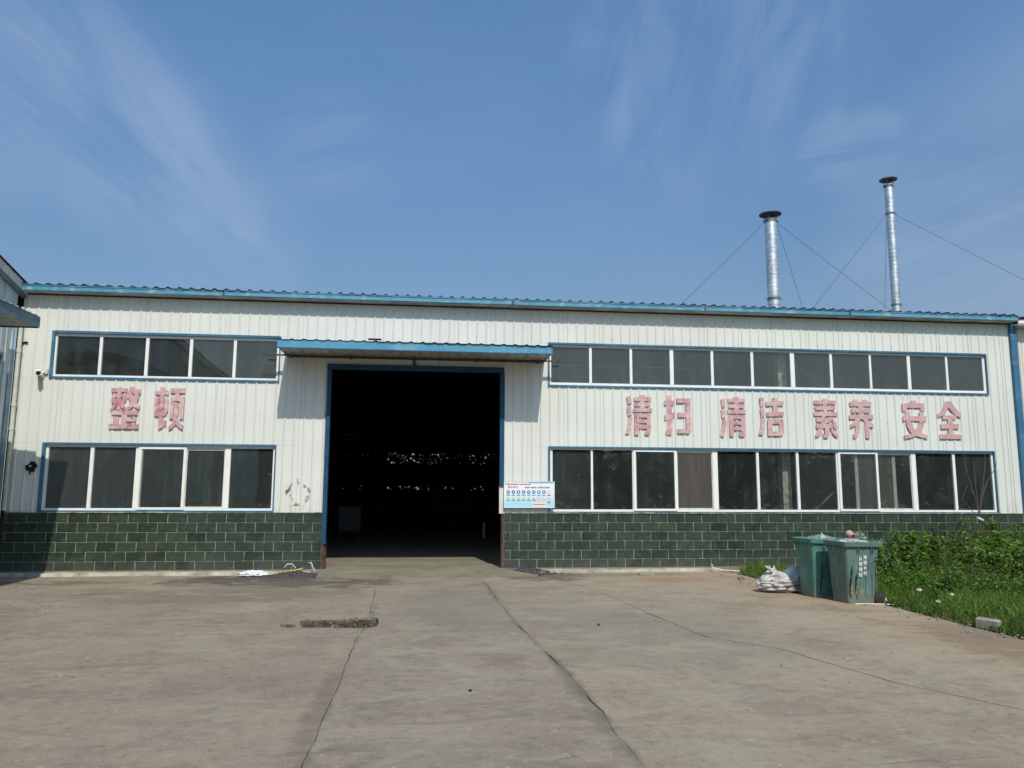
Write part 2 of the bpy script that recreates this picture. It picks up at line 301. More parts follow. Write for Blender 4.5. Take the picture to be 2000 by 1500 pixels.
# bin plastics
def binmat(name, a, b, scuff=0.3):
    m = Mat(name, 0.45); p = m.pos(); q = m.obj()
    c = m.mix(m.rng(m.noise(p, 4, 5), 0.3, 0.7), a, b)
    c = m.mix(m.rng(m.noise(m.map(p, (6, 6, 1.0)), 2.4, 7, 0.7), 0.52, 0.72, 0, scuff), c, (0.34, 0.40, 0.36))
    c = m.mix(m.rng(m.noise(p, 9, 7, 0.75), 0.60, 0.72, 0, 0.5), c, (0.12, 0.115, 0.09))
    z = m.sep(q)[2]
    c = m.mix(m.math('MULTIPLY', m.rng(z, 0.28, 0.0), 0.5), c, (0.20, 0.17, 0.12))
    m.color(c); m.bump(m.noise(p, 7, 4), 0.3, 0.02); return m.m
MT['bin_a'] = binmat('weathered_green_plastic', (0.085, 0.150, 0.125), (0.125, 0.205, 0.172), 0.5)
MT['bin_b'] = binmat('brighter_green_plastic', (0.062, 0.185, 0.145), (0.085, 0.24, 0.188), 0.35)
MT['tyre'] = plain('black_rubber', (0.035, 0.032, 0.03), 0.8)
MT['white'] = plain('white_print', (0.78, 0.80, 0.78), 0.6, var=0.05, bump=0)
MT['sack'] = plain('dirty_white_woven_sack', (0.50, 0.48, 0.455), 0.7, var=0.22, scale=5, bump=0.4)
MT['plastic_w'] = plain('crumpled_white_plastic', (0.72, 0.76, 0.73), 0.4, var=0.1, scale=12)
MT['yellow'] = plain('yellow_ribbon', (0.65, 0.55, 0.08), 0.5)
MT['brick'] = plain('broken_red_brick', (0.30, 0.16, 0.11), 0.9, var=0.25, scale=12)
MT['stone'] = plain('grey_rubble', (0.25, 0.225, 0.19), 0.9, var=0.2, scale=14, bump=0.5)
MT['kerb'] = plain('weathered_concrete_block', (0.30, 0.27, 0.225), 0.92, var=0.28, scale=10, bump=0.6)
MT['orange'] = plain('rotten_packing', (0.38, 0.21, 0.08), 0.9, var=0.4, scale=25)
MT['pinkpipe'] = plain('pinkish_pipe', (0.50, 0.33, 0.27), 0.6)
MT['bark'] = plain('thin_bark', (0.13, 0.10, 0.08), 0.9)
MT['remnant'] = plain('torn_red_sticker', (0.52, 0.30, 0.29), 0.7, var=0.4, scale=25)
MT['remnant_w'] = plain('torn_white_sticker', (0.60, 0.56, 0.52), 0.7, var=0.3, scale=20)
# leaves: colour comes with each leaf
def leafmat(name, rough=0.5, trans=0.35):
    m = Mat(name, rough); t = m.t
    at = m.n('ShaderNodeAttribute', attribute_name='Col')
    m.link(at.outputs['Color'], m.b.inputs['Base Color']); m.b.inputs['Specular IOR Level'].default_value = 0.35
    tl = m.n('ShaderNodeBsdfTranslucent'); m.link(m.mix(1.0, at.outputs['Color'], (0.95, 1.0, 0.35), 'MULTIPLY'), tl.inputs[0])
    ms = m.n('ShaderNodeMixShader'); ms.inputs[0].default_value = trans
    m.link(m.b.outputs[0], ms.inputs[1]); m.link(tl.outputs[0], ms.inputs[2]); m.link(ms.outputs[0], t.nodes['Material Output'].inputs['Surface'])
    return m.m
MT['leaf'] = leafmat('leaf'); MT['grass'] = leafmat('grass_blade', 0.55, 0.3)

# ------------------------------------------------------------------ mesh helpers
class MB:
    def __init__(s): s.v = []; s.f = []; s.mi = []; s.cur = 0
    def add(s, vs, fs):
        o = len(s.v); s.v += [tuple(v) for v in vs]; s.f += [tuple(i+o for i in f) for f in fs]; s.mi += [s.cur]*len(fs); return s
    def box(s, x0, x1, y0, y1, z0, z1):
        vs = [(x, y, z) for z in (z0, z1) for y in (y0, y1) for x in (x0, x1)]
        return s.add(vs, [(0, 2, 3, 1), (4, 5, 7, 6), (0, 1, 5, 4), (1, 3, 7, 5), (3, 2, 6, 7), (2, 0, 4, 6)])
    def prism(s, poly, y0, y1):                  # poly in X,Z; from y0 (outer) to y1
        n = len(poly); a = sum(poly[i][0]*poly[(i+1) % n][1]-poly[(i+1) % n][0]*poly[i][1] for i in range(n))
        if a < 0: poly = poly[::-1]
        vs = [(x, y0, z) for x, z in poly]+[(x, y1, z) for x, z in poly]
        fs = [tuple(range(n)), tuple(range(2*n-1, n-1, -1))]+[(i, i+n, (i+1) % n+n, (i+1) % n) for i in range(n)]
        return s.add(vs, fs)
    def slab(s, poly, z0, z1):                   # poly in X,Y
        n = len(poly); a = sum(poly[i][0]*poly[(i+1) % n][1]-poly[(i+1) % n][0]*poly[i][1] for i in range(n))
        if a < 0: poly = poly[::-1]
        vs = [(x, y, z1) for x, y in poly]+[(x, y, z0) for x, y in poly]
        fs = [tuple(range(n)), tuple(range(2*n-1, n-1, -1))]+[(i, i+n, (i+1) % n+n, (i+1) % n) for i in range(n)]
        return s.add(vs, fs)
    def tube(s, pts, r, seg=10, cap=True):
        pts = [Vector(q) for q in pts]; rr = r if isinstance(r, (list, tuple)) else [r]*len(pts)
        o = len(s.v); T0 = None
        for i, q in enumerate(pts):
            t = (pts[min(i+1, len(pts)-1)]-pts[max(i-1, 0)]).normalized()
            a = Vector((0, 0, 1)) if abs(t.z) < 0.9 else Vector((1, 0, 0))
            u = t.cross(a).normalized(); w = t.cross(u)
            if T0 is not None and u.dot(T0) < 0: u = -u; w = -w
            T0 = u
            for k in range(seg):
                an = 2*math.pi*k/seg; s.v.append(tuple(q+(u*math.cos(an)+w*math.sin(an))*rr[i]))
        for i in range(len(pts)-1):
            for k in range(seg):
                s.f.append((o+i*seg+k, o+i*seg+(k+1) % seg, o+(i+1)*seg+(k+1) % seg, o+(i+1)*seg+k)); s.mi.append(s.cur)
        if cap:
            s.f.append(tuple(o+k for k in range(seg))); s.f.append(tuple(o+(len(pts)-1)*seg+k for k in range(seg))[::-1]); s.mi += [s.cur]*2
        return s
    def build(s, name, mats, parent=None, smooth=False, bevel=0.0, tri=False):
        me = bpy.data.meshes.new(name); me.from_pydata(s.v, [], s.f)
        if not isinstance(mats, (list, tuple)): mats = [mats]
        for x in mats: me.materials.append(x)
        if len(mats) > 1: me.polygons.foreach_set('material_index', s.mi)
        bm = bmesh.new(); bm.from_mesh(me)
        bmesh.ops.recalc_face_normals(bm, faces=bm.faces)
        if tri: bmesh.ops.triangulate(bm, faces=[f for f in bm.faces if len(f.verts) > 4])
        if bevel: bmesh.ops.bevel(bm, geom=bm.edges[:], offset=bevel, segments=1, affect='EDGES', clamp_overlap=True)
        bm.to_mesh(me); bm.free()
        if smooth:
            me.polygons.foreach_set('use_smooth', [True]*len(me.polygons))
            try: me.set_sharp_from_angle(angle=math.radians(38))
            except Exception: pass
        return link(name, me, parent)
def link(name, me, parent=None):
    o = bpy.data.objects.new(name, me); COL.objects.link(o)
    if parent is not None: o.parent = parent
    return o
def thing(name, label, cat, loc=(0, 0, 0), group=None):
    o = bpy.data.objects.new(name, None); COL.objects.link(o); o.location = loc; o.empty_display_size = 0.2
    tag(o, label, cat, group); return o
def tag(o, label, cat, group=None):
    o['label'] = label; o['category'] = cat
    if group: o['group'] = group
    return o
def structure(o): o['kind'] = 'structure'; return o
def rebase(o, loc):            # put the origin of a lone mesh at its base
    loc = Vector(loc); o.data.transform(Matrix.Translation(-loc)); o.location = loc; return o
def leaves_mesh(name, V, F, C, mat, parent=None):      # numpy: V (n,3), F (m,k), C (n,3)
    me = bpy.data.meshes.new(name); n = len(V); m, k = F.shape
    me.vertices.add(n); me.vertices.foreach_set('co', V.astype(np.float32).ravel())
    me.loops.add(m*k); me.loops.foreach_set('vertex_index', F.astype(np.int32).ravel())
    me.polygons.add(m); me.polygons.foreach_set('loop_start', np.arange(0, m*k, k, dtype=np.int32)); me.polygons.foreach_set('loop_total', np.full(m, k, dtype=np.int32))
    me.update(calc_edges=True)
    ca = me.color_attributes.new('Col', 'FLOAT_COLOR', 'POINT')
    ca.data.foreach_set('color', np.concatenate([C, np.ones((n, 1))], 1).astype(np.float32).ravel())
    me.materials.append(mat)
    return link(name, me, parent)

# ================================================================== THE WORKSHOP
bld = thing('workshop_building', 'long white ribbed steel workshop with dark green tile base and a big open doorway', 'workshop', (0, 0, 0))
XL, XR = -0.05, 22.92
def rib_y(x, x0):                       # outward height of the ribbed sheet at x
    d = (x-x0-0.105) % 0.21; d = min(d, 0.21-d)
    return 0.019 if d <= 0.009 else (0.019*(0.028-d)/0.019 if d < 0.028 else 0.0)
def rib_pts(a, b, x0):
    xs = {a, b}; k = int((a-x0)/0.21)-1
    while x0+0.21*k < b+0.3:
        c = x0+0.105+0.21*k
        for e in (-0.028, -0.009, 0.009, 0.028):
            if a < c+e < b: xs.add(c+e)
        k += 1
    return sorted(xs)
OPEN = [(0.60, 5.36, 4.045, 5.055), (0.60, 5.36, 1.0, 2.655), (6.40, 10.33, 1.0, 4.46), (11.36, 22.23, 4.075, 5.07), (11.36, 22.25, 1.0, 2.695)]
def sheet_mesh(a, b, x0, z0, z1, yo, opens):
    mb = MB(); cuts = sorted({a, b} | {c for o in opens for c in o[:2] if a < c < b})
    for u, v in zip(cuts, cuts[1:]):
        m_ = (u+v)/2; spans = [(z0, z1)]
        for (ox0, ox1, oz0, oz1) in opens:
            if ox0 < m_ < ox1:
                ns = []
                for (s0, s1) in spans:
                    if oz0 > s0: ns.append((s0, min(oz0, s1)))
                    if oz1 < s1: ns.append((max(oz1, s0), s1))
                spans = [q for q in ns if q[1]-q[0] > 0.01]
        xs = rib_pts(u, v, x0)
        for (s0, s1) in spans:
            o = len(mb.v); n = len(xs)
            for z in (s0, s1):
                for x in xs: mb.v.append((x, -rib_y(x, x0)+yo, z))
            for i in range(n-1): mb.f.append((o+i, o+i+1, o+n+i+1, o+n+i)); mb.mi.append(0)
            o = len(mb.v)                       # folded sheet edges give it thickness
            for z in (s0, s1):
                for x in xs: mb.v.append((x, -rib_y(x, x0)+yo+0.004, z))
            for i in range(n-1): mb.f.append((o+i, o+n+i, o+n+i+1, o+i+1)); mb.mi.append(0)
            for q in (0, n-1): mb.f.append((o-2*n+q, o-2*n+n+q, o+n+q, o+q)); mb.mi.append(0)
    return mb
i = 0; a = XL
while a < XR-0.01:
    b = min(a+0.84, XR)
    if XR-b < 0.1: b = XR
    zc = {1.222, 5.93}
    for o in OPEN:
        if o[0] < b-.01 and o[1] > a+.01: zc |= {z for z in o[2:] if 1.3 < z < 5.8}
    zc = sorted(zc)
    for s0, s1 in zip(zc, zc[1:]):
        if s1-s0 < .06: continue
        mb = sheet_mesh(a+.001, b-.001, XL, s0+.001, s1-.001, 0.0025*(i % 2)+random.uniform(0, .001), OPEN)
        if mb.v: mb.build('wall_sheet', MT['sheet'], bld)
    # the lapped edge of the next sheet
    if i: 
        lap = MB()
        for u, v in ((a+0.016, a+0.024),):
            segs = [(1.222, 5.93)]
            for (ox0, ox1, oz0, oz1) in OPEN:
                if ox0-0.03 < u < ox1+0.03: segs = [q for s0, s1 in segs for q in ((s0, min(oz0, s1)), (max(oz1, s0), s1)) if q[1]-q[0] > 0.02]
            for s0, s1 in segs: MB().box(u, v, -0.009, -0.0005, s0, s1).build('sheet_lap', MT['sheet'], bld)
    a = b; i += 1
# a few fixing screws
mb = MB()
for z, st in ((5.72, 0.42), (3.32, 0.84), (5.18, 0.63)):
    x = 0.25
    while x < 22.7:
        if not any(o[0]-.1 < x < o[1]+.1 and o[2]-.05 < z < o[3]+.05 for o in OPEN) and random.random() < 0.8:
            zz = z+random.uniform(-.02, .02); mb.box(x-.009, x+.009, -0.012, 0.0, zz-.009, zz+.009)
        x += st
o = mb.build('screws', MT['darksteel'], bld); o['kind'] = 'stuff'
# base wall, mortar and tiles
base = MB().box(XL, 6.40, -0.004, 0.22, -0.1, 1.206).box(10.345, 22.98, -0.004, 0.22, -0.1, 1.206)
base = base.build('base_wall', MT['mortar'], bld)
mb = MB(); x = XL
for (u, v) in ((XL, 6.40), (10.345, 22.98)):
    x = u
    while x < v:
        w = min(random.uniform(0.3, 0.9), v-x); mb.box(x, x+w, -random.uniform(.02, .036), 0.0, 1.206, 1.222+random.uniform(0, .006)); x += w+.0005
mb.build('mortar_ledge', MT['mortar'], bld)
_tm = {}
def tile_mesh(w, h):
    k = (round(w, 3), round(h, 3))
    if k not in _tm:
        g = .005; vs = [(-w/2, 0, -h/2), (w/2, 0, -h/2), (w/2, 0, h/2), (-w/2, 0, h/2), (-w/2+g, -.008, -h/2+g), (w/2-g, -.008, -h/2+g), (w/2-g, -.008, h/2-g), (-w/2+g, -.008, h/2-g)]
        me = bpy.data.meshes.new('tile'); me.from_pydata(vs, [], [(4, 5, 6, 7), (0, 1, 5, 4), (1, 2, 6, 5), (2, 3, 7, 6), (3, 0, 4, 7)]); me.materials.append(MT['tile']); _tm[k] = me
    return _tm[k]
def tile_band(x0, x1, joint0, parent, y=0.0, xf=None):
    for r in range(6):
        zt = 1.203-0.2*r; off = joint0+(0.2 if r % 2 else 0.0)
        k = math.floor((x0-off)/0.4)
        while off+0.4*k < x1-0.02:
            a = max(off+0.4*k, x0)+.005; b = min(off+0.4*(k+1), x1)-.0055; k += 1
            if b-a < 0.03: continue
            o = bpy.data.objects.new('tile', tile_mesh(b-a, 0.1885)); COL.objects.link(o); o.parent = parent
            loc = Vector(((a+b)/2, y-0.004-0.0, zt-0.1)); rot = random.uniform(-.004, .004)
            if xf: loc = xf(loc); o.rotation_euler = (0, 0, math.pi/2)
            else: o.rotation_euler = (random.uniform(-.006, .006), rot, random.uniform(-.004, .004))
            loc.y -= 0.0015 if not xf else 0
            if xf: loc.x += 0.0055
            else: loc.y -= 0.0
            o.location = loc
tile_band(XL, 6.40, 0.0, base); tile_band(10.345, 22.98, 0.092, base)
# footing strip along the base
def strip(x0, x1, name='footing'):
    mb = MB(); n = int((x1-x0)/0.12); top = []
    for j in range(n+1):
        x = x0+(x1-x0)*j/n; d = 0.15+0.035*math.sin(x*1.7)+random.uniform(-.012, .012); z = -0.012+random.uniform(-.006, .006)
        top += [(x, -.0, z+.006), (x, -d, z-.006), (x, -d-.015, -0.12)]
    mb.v = top
    for j in range(n):
        o = 3*j; mb.f += [(o, o+1, o+4, o+3), (o+1, o+2, o+5, o+4)]; mb.mi += [0, 0]
    return mb.build(name, MT['footing'], bld)
strip(XL, 6.2); strip(11.15, 15.25)
# eave: soffit, gutter lengths, roof sheets
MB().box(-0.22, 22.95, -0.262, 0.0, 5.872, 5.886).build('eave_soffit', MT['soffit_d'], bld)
MB().box(-0.05, 22.92, -0.02, 0.012, 5.84, 5.8715).build('eave_batten', MT['darksteel'], bld)
gx = [-0.27, 4.15, 10.5, 15.02, 18.6, 22.98]
for a, b in zip(gx, gx[1:]):
    dz = random.uniform(-.006, .006)
    mb = MB().box(a+.004, b-.004, -0.29, -0.272, 5.885+dz, 5.992+dz).box(a+.004, b-.004, -0.272, -0.15, 5.887+dz, 5.897+dz).box(a+.004, b-.004, -0.302, -0.2905, 5.978+dz, 5.994+dz)
    mb.build('gutter', MT['gutter'], bld)
    MB().box(b-.02, b+.02, -0.296, -0.2915, 5.886, 5.976).build('gutter_joint', MT['darksteel'], bld)
def roof_z(y): return 6.0+0.1*(y+0.3) if y < 23 else 6.0+0.1*(23.3)-0.1*(y-23)
def roof_sheet(a, b, y0, y1, ph, parent, mat, zf=roof_z, rh=.036):
    mb = MB(); pts = []; x = a; P = 0.245
    k = math.floor((a-ph)/P)
    while ph+P*k < b+P:
        c = ph+P*k
        for e, h in ((-.05, 0), (-.022, rh), (.022, rh), (.05, 0)):
            if a <= c+e <= b: pts.append((c+e, h))
        k += 1
    if pts[0][0] > a: pts = [(a, 0)]+pts
    if pts[-1][0] < b: pts.append((b, 0))
    n = len(pts)
    dj = random.uniform(-.012, .008)
    for y in (y0+dj, y1):
        for x, h in pts: mb.v.append((x, y, zf(y)+h))
    for y in (y0+dj, y1):
        for x, h in pts: mb.v.append((x, y, zf(y)+h-.004))
    for i in range(n-1):
        mb.f += [(i, i+1, n+i+1, n+i), (2*n+i, 3*n+i, 3*n+i+1, 2*n+i+1), (i, 2*n+i, 2*n+i+1, i+1)]; mb.mi += [0]*3
    mb.build('roof_sheet', mat, parent)
a = -0.28; i = 0
while a < 22.9:
    roof_sheet(a, min(a+.98, 22.98), -0.31, 23, -0.2+random.uniform(-.006, .006), bld, MT['roof'], (lambda y, q=0.002*(i % 2)+random.uniform(0, .006): roof_z(y)+q)); a += .98; i += 1
# rib end caps: dark fillers seen above the gutter
mb = MB()
x = -0.2
while x < 22.95:
    mb.box(x-.03, x+.03, -0.30, -0.27, 5.99, 6.028); x += .245
o = mb.build('rib_fillers', MT['roof'], bld); o['kind'] = 'stuff'
roofb = MB().add([(-.28, 23, 8.33), (22.98, 23, 8.33), (22.98, 46.4, 6.0), (-.28, 46.4, 6.0)], [(0, 1, 2, 3)]); roofb.build('rear_roof', MT['roof'], bld)
# side and back walls
for (x0, x1) in ((-0.16, -0.055), (22.99, 23.09)):
    pr = [(.05, 0.0), (46.2, 0.0), (46.2, roof_z(46.2)+.02), (23, roof_z(23)+.02), (.05, roof_z(.05)+.02)]
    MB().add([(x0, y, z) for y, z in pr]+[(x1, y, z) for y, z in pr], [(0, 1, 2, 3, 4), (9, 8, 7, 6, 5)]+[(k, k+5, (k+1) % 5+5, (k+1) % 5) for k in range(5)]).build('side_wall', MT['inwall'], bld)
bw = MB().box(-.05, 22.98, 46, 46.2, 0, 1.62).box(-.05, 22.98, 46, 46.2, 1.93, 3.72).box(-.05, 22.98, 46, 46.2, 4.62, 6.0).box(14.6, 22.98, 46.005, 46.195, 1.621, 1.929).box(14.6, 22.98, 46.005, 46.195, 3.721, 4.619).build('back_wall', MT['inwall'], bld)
x = -0.05; k = 0
while x < 14.4:
    w = 0.35 if k % 4 == 0 else 0.07
    for (z0, z1) in ((1.62, 1.93), (3.72, 4.62)): MB().box(x, x+w, 46.01, 46.19, z0+.001, z1-.001).build('window_post', MT['inwall'], bw)
    x += w+0.93; k += 1
# canopy over the door
cn = MB().box(5.50, 11.26, -1.15, -1.135, 4.612, 4.785)
cn = cn.build('canopy', MT['fascia'], bld)
MB().box(5.50, 5.512, -1.1345, -0.002, 4.63, 4.80).box(11.248, 11.26, -1.1345, -0.002, 4.63, 4.80).build('side_fascia', MT['fascia'], cn)
MB().box(5.49, 11.27, -1.158, -1.151, 4.60, 4.622).build('fascia_lip', MT['jamb'], cn)
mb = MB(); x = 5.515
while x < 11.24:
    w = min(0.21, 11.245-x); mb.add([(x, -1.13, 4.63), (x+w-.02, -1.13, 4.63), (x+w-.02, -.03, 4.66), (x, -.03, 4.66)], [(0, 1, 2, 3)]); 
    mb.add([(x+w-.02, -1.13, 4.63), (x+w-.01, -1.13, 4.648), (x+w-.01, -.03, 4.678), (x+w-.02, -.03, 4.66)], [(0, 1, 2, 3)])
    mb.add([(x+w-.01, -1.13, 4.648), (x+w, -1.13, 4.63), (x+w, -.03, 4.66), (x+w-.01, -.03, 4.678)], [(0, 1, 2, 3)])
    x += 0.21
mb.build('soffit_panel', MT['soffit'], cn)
a = 5.49; 
while a < 11.2:
    roof_sheet(a, min(a+.98, 11.27), -1.175, -0.005, 5.55, cn, MT['roof'], lambda y: 4.79+(y+1.17)*0.075, .018); a += .98
# the little sag and bent edge at the middle of the canopy
MB().box(7.35, 7.62, -1.17, -1.05, 4.835, 4.855).build('bent_edge', MT['rust'], cn)
MB().box(5.52, 11.24, -.034, -.024, 4.605, 4.648).build('wall_angle', MT['darksteel'], cn)
# sliding door track and its hanger
MB().box(5.03, 11.64, -0.33, -0.275, 4.588, 4.618).build('door_track', MT['darksteel'], bld)
mb = MB()
for x in (5.6, 6.9, 8.3, 9.7, 11.1): mb.box(x-.02, x+.02, -0.274, -0.03, 4.58, 4.62)
mb.box(8.27, 8.33, -0.05, -0.03, 4.47, 4.64).build('track_bracket', MT['darksteel'], bld)
# door frame
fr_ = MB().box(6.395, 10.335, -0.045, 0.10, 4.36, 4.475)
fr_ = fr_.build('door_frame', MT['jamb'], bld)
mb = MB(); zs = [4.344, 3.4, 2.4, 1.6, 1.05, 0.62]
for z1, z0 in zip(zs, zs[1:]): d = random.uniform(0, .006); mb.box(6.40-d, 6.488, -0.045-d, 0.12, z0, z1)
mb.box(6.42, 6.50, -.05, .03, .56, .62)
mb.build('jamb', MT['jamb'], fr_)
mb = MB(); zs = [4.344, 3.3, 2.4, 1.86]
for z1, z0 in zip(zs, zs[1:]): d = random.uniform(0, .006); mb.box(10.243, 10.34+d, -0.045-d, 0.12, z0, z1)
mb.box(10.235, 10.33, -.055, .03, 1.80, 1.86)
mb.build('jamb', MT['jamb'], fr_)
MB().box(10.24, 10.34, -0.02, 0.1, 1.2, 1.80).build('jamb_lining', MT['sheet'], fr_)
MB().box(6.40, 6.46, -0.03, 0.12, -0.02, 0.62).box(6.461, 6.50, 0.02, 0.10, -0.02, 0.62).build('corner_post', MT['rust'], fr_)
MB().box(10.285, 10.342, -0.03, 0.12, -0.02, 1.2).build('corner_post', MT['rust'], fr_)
# corner trim on the right
MB().box(22.92, 23.085, -0.06, 0.1, 1.22, 5.86).box(22.905, 22.919, -0.045, 0.0, 1.22, 5.86).build('corner_trim', MT['blue'], bld)
# black box painting the shade in the gap at the wall's top left corner
MB().box(-0.30, -0.052, 0.0, 0.06, 5.3, 5.87).build('gap_shade_box', MT['black'], bld)

# ------------------------------------------------------------------ windows
def ring(x0, x1, z0, z1, t, y0, y1, tt=None, tb=None):
    tt = t if tt is None else tt; tb = t if tb is None else tb
    return MB().box(x0, x0+t, y0, y1, z0, z1).box(x1-t, x1, y0, y1, z0, z1).box(x0+t+.0005, x1-t-.0005, y0, y1, z0, z0+tb).box(x0+t+.0005, x1-t-.0005, y0, y1, z1-tt, z1)
def pane(x0, x1, z0, z1, y, parent):
    MB().box(x0, x1, y, y+.006, z0, z1).build('pane', MT['glass'], parent)
def window(x0, x1, z0, z1, fx0, fx1, fz0, fz1, gz0, gz1, gaps, blue_joint):
    """gaps: list of (a, b, kind) openings; kind '' plain pane, 'S' sliding sash, 'F' rear sash with screen"""
    w = MB(); a0 = gaps[0][0]; b0 = gaps[-1][1]
    w.box(fx0, a0, 0.012, 0.07, fz0, fz1).box(b0, fx1, 0.012, 0.07, fz0, fz1).box(a0+.0005, b0-.0005, 0.012, 0.07, fz0, gz0).box(a0+.0005, b0-.0005, 0.012, 0.07, gz1, fz1)
    w = w.build('window', MT['upvc'], bld)
    tb = fz0-z0; tt = z1-fz1
    MB().box(x0, fx0+.002, -0.035, 0.06, z0, z1).build('side_trim', MT['blue'], w); MB().box(fx1-.002, x1, -0.035, 0.06, z0, z1).build('side_trim', MT['blue'], w)
    for (u, v) in ((fx0+.0025, blue_joint), (blue_joint+.003, fx1-.0025)):
        MB().box(u, v, -0.030, 0.06, z0, fz0).build('sill_trim', MT['blue'], w)
        MB().box(u, v, -0.048, 0.06, fz1+.001, z1+.004).build('head_trim', MT['blue'], w)
    for g, h in zip(gaps, gaps[1:]):
        MB().box(g[1], h[0], 0.008, 0.074, gz0-.0008, gz1+.0008).build('mullion', MT['upvc'], w)
    for (a, b, kd) in gaps:
        if kd == '': pane(a-.004, b+.004, gz0-.004, gz1+.004, 0.04, w)
        elif kd == 'S':
            s = ring(a-.075, b+.05, gz0-.03, gz1+.018, .055, -0.016, 0.0075, .05, .05)
            s.build('sash', MT['upvc'], w); pane(a-.021, b-.004, gz0+.019, gz1-.031, -0.006, w)
        else:
            s = ring(a-.01, b+.006, gz0+.001, gz1-.001, .025, 0.030, 0.055, .05, .035)
            s.build('sash', MT['upvc_old'], w)
            if kd == 'F': pane(a+.014, b-.018, gz0+.035, gz1-.05, 0.04, w)
            if kd == 'N': MB().box(a+.014, b-.018, 0.036, 0.042, gz0+.035, gz1-.05).build('insect_screen', MT['screen'], w)
    return w
window(0.592, 5.362, 4.035, 5.066, 0.65, 5.338, 4.078, 5.018, 4.124, 4.962,
       [(0.69, 1.555, ''), (1.613, 2.508, ''), (2.572, 3.425, ''), (3.49, 4.354, ''), (4.414, 5.284, '')], 1.52)
window(0.585, 5.368, 1.225, 2.668, 0.65, 5.345, 1.256, 2.628, 1.302, 2.582,
       [(0.705, 1.54, ''), (1.612, 2.458, ''), (2.603, 3.45, 'S'), (3.503, 4.296, 'F'), (4.413, 5.303, '')], 1.55)
window(11.345, 22.245, 4.065, 5.085, 11.378, 22.22, 4.108, 5.045, 4.168, 5.002,
       [(11.42, 12.311, ''), (12.371, 13.269, ''), (13.33, 14.233, ''), (14.32, 15.228, ''), (15.291, 16.21, ''), (16.274, 17.192, ''), (17.295, 18.186, ''), (18.251, 19.192, ''), (19.245, 20.172, ''), (20.251, 21.176, ''), (21.23, 22.152, '')], 14.6)
w4 = window(11.345, 22.262, 1.225, 2.70, 11.385, 22.24, 1.245, 2.665, 1.292, 2.632,
       [(11.447, 12.328, ''), (12.376, 13.292, ''), (13.388, 14.28, 'S'), (14.352, 15.194, 'N'), (15.317, 16.256, ''), (16.318, 17.231, ''), (17.294, 18.219, ''), (18.333, 19.205, 'S'), (19.27, 20.113, 'F'), (20.231, 21.176, ''), (21.242, 22.186, '')], 16.8)
# half drawn screens behind the right-hand sliding pair
MB().box(18.80, 19.20, 0.078, 0.084, 1.33, 2.58).box(19.30, 19.66, 0.078, 0.084, 1.33, 2.58).build('insect_screen', MT['screen'], w4)
MB().box(18.715, 18.797, 0.072, 0.095, 1.30, 2.62).box(19.663, 19.745, 0.072, 0.095, 1.30, 2.62).build('screen_stile', MT['upvc_old'], w4)
# inner frame: column and braces seen through the glass
MB().box(17.05, 17.26, 0.36, 0.60, 0.0, 5.9).build('column', MT['concol'], bld)
MB().box(11.0, 11.18, 0.36, 0.60, 0.0, 5.9).build('column', MT['concol'], bld)
MB().tube([(17.8, .7, 4.75), (19.2, .7, 3.6)], .035, 6).build('brace', MT['darksteel2'], bld)
MB().tube([(21.9, .7, 4.55), (20.8, .7, 3.7)], .035, 6).build('brace', MT['darksteel2'], bld)
MB().tube([(19.0, .8, 2.1), (18.0, .8, 1.2)], .03, 6).build('brace', MT['darksteel2'], bld)
MB().tube([(20.3, .8, 2.3), (21.9, .8, 1.3)], .03, 6).build('brace', MT['darksteel'], bld)
# hazardous remnants: torn sticker ring, burnt hole, cable hole
def blob(cx, cz, rx, rz, y, n, rough, mat, name, parent, holes=0, seed=0, rot=0.0):
    r_ = random.Random(seed); pts = []
    for k in range(n):
        a_ = 2*math.pi*k/n; q = 1+r_.uniform(-rough, rough); u, v = rx*q*math.cos(a_), rz*q*math.sin(a_)
        pts.append((cx+u*math.cos(rot)-v*math.sin(rot), cz+u*math.sin(rot)+v*math.cos(rot)))
    return MB().prism(pts, y-.003, y).build(name, mat, parent, tri=True)
blob(0.055, 4.785, 0.055, 0.035, -0.026, 9, .25, MT['black'], 'cable_hole', bld, seed=2)
bh = blob(0.405, 2.145, 0.105, 0.105, -0.026, 17, .28, MT['black'], 'burnt_hole', bld, seed=5)
blob(0.385, 2.17, 0.028, 0.022, -0.030, 7, .25, MT['sheet'], 'bent_flap', bh, seed=3)
blob(0.38, 2.03, 0.016, 0.05, -0.0265, 7, .25, MT['black'], 'drip', bh, seed=6)
for k, (cx, cz, rx, rz, ro, mt) in enumerate([(5.68, 1.74, .022, .11, -.5, 'remnant'), (5.86, 1.90, .02, .05, .3, 'remnant_w'), (6.0, 1.80, .035, .018, 0, 'remnant'), (6.1, 1.70, .02, .06, .7, 'remnant'),
        (5.73, 1.56, .02, .08, .4, 'remnant_w'), (6.06, 1.53, .03, .07, -.5, 'remnant_w'), (5.84, 1.41, .07, .022, 0, 'remnant_w'), (5.62, 1.68, .03, .025, 0, 'remnant'), (5.62, 4.41-2.6, .012, .012, 0, 'remnant_w')]):
    blob(cx, cz, rx, rz, -0.0255, 9, .35, MT[mt], 'torn_sticker', bld, seed=20+k, rot=ro)

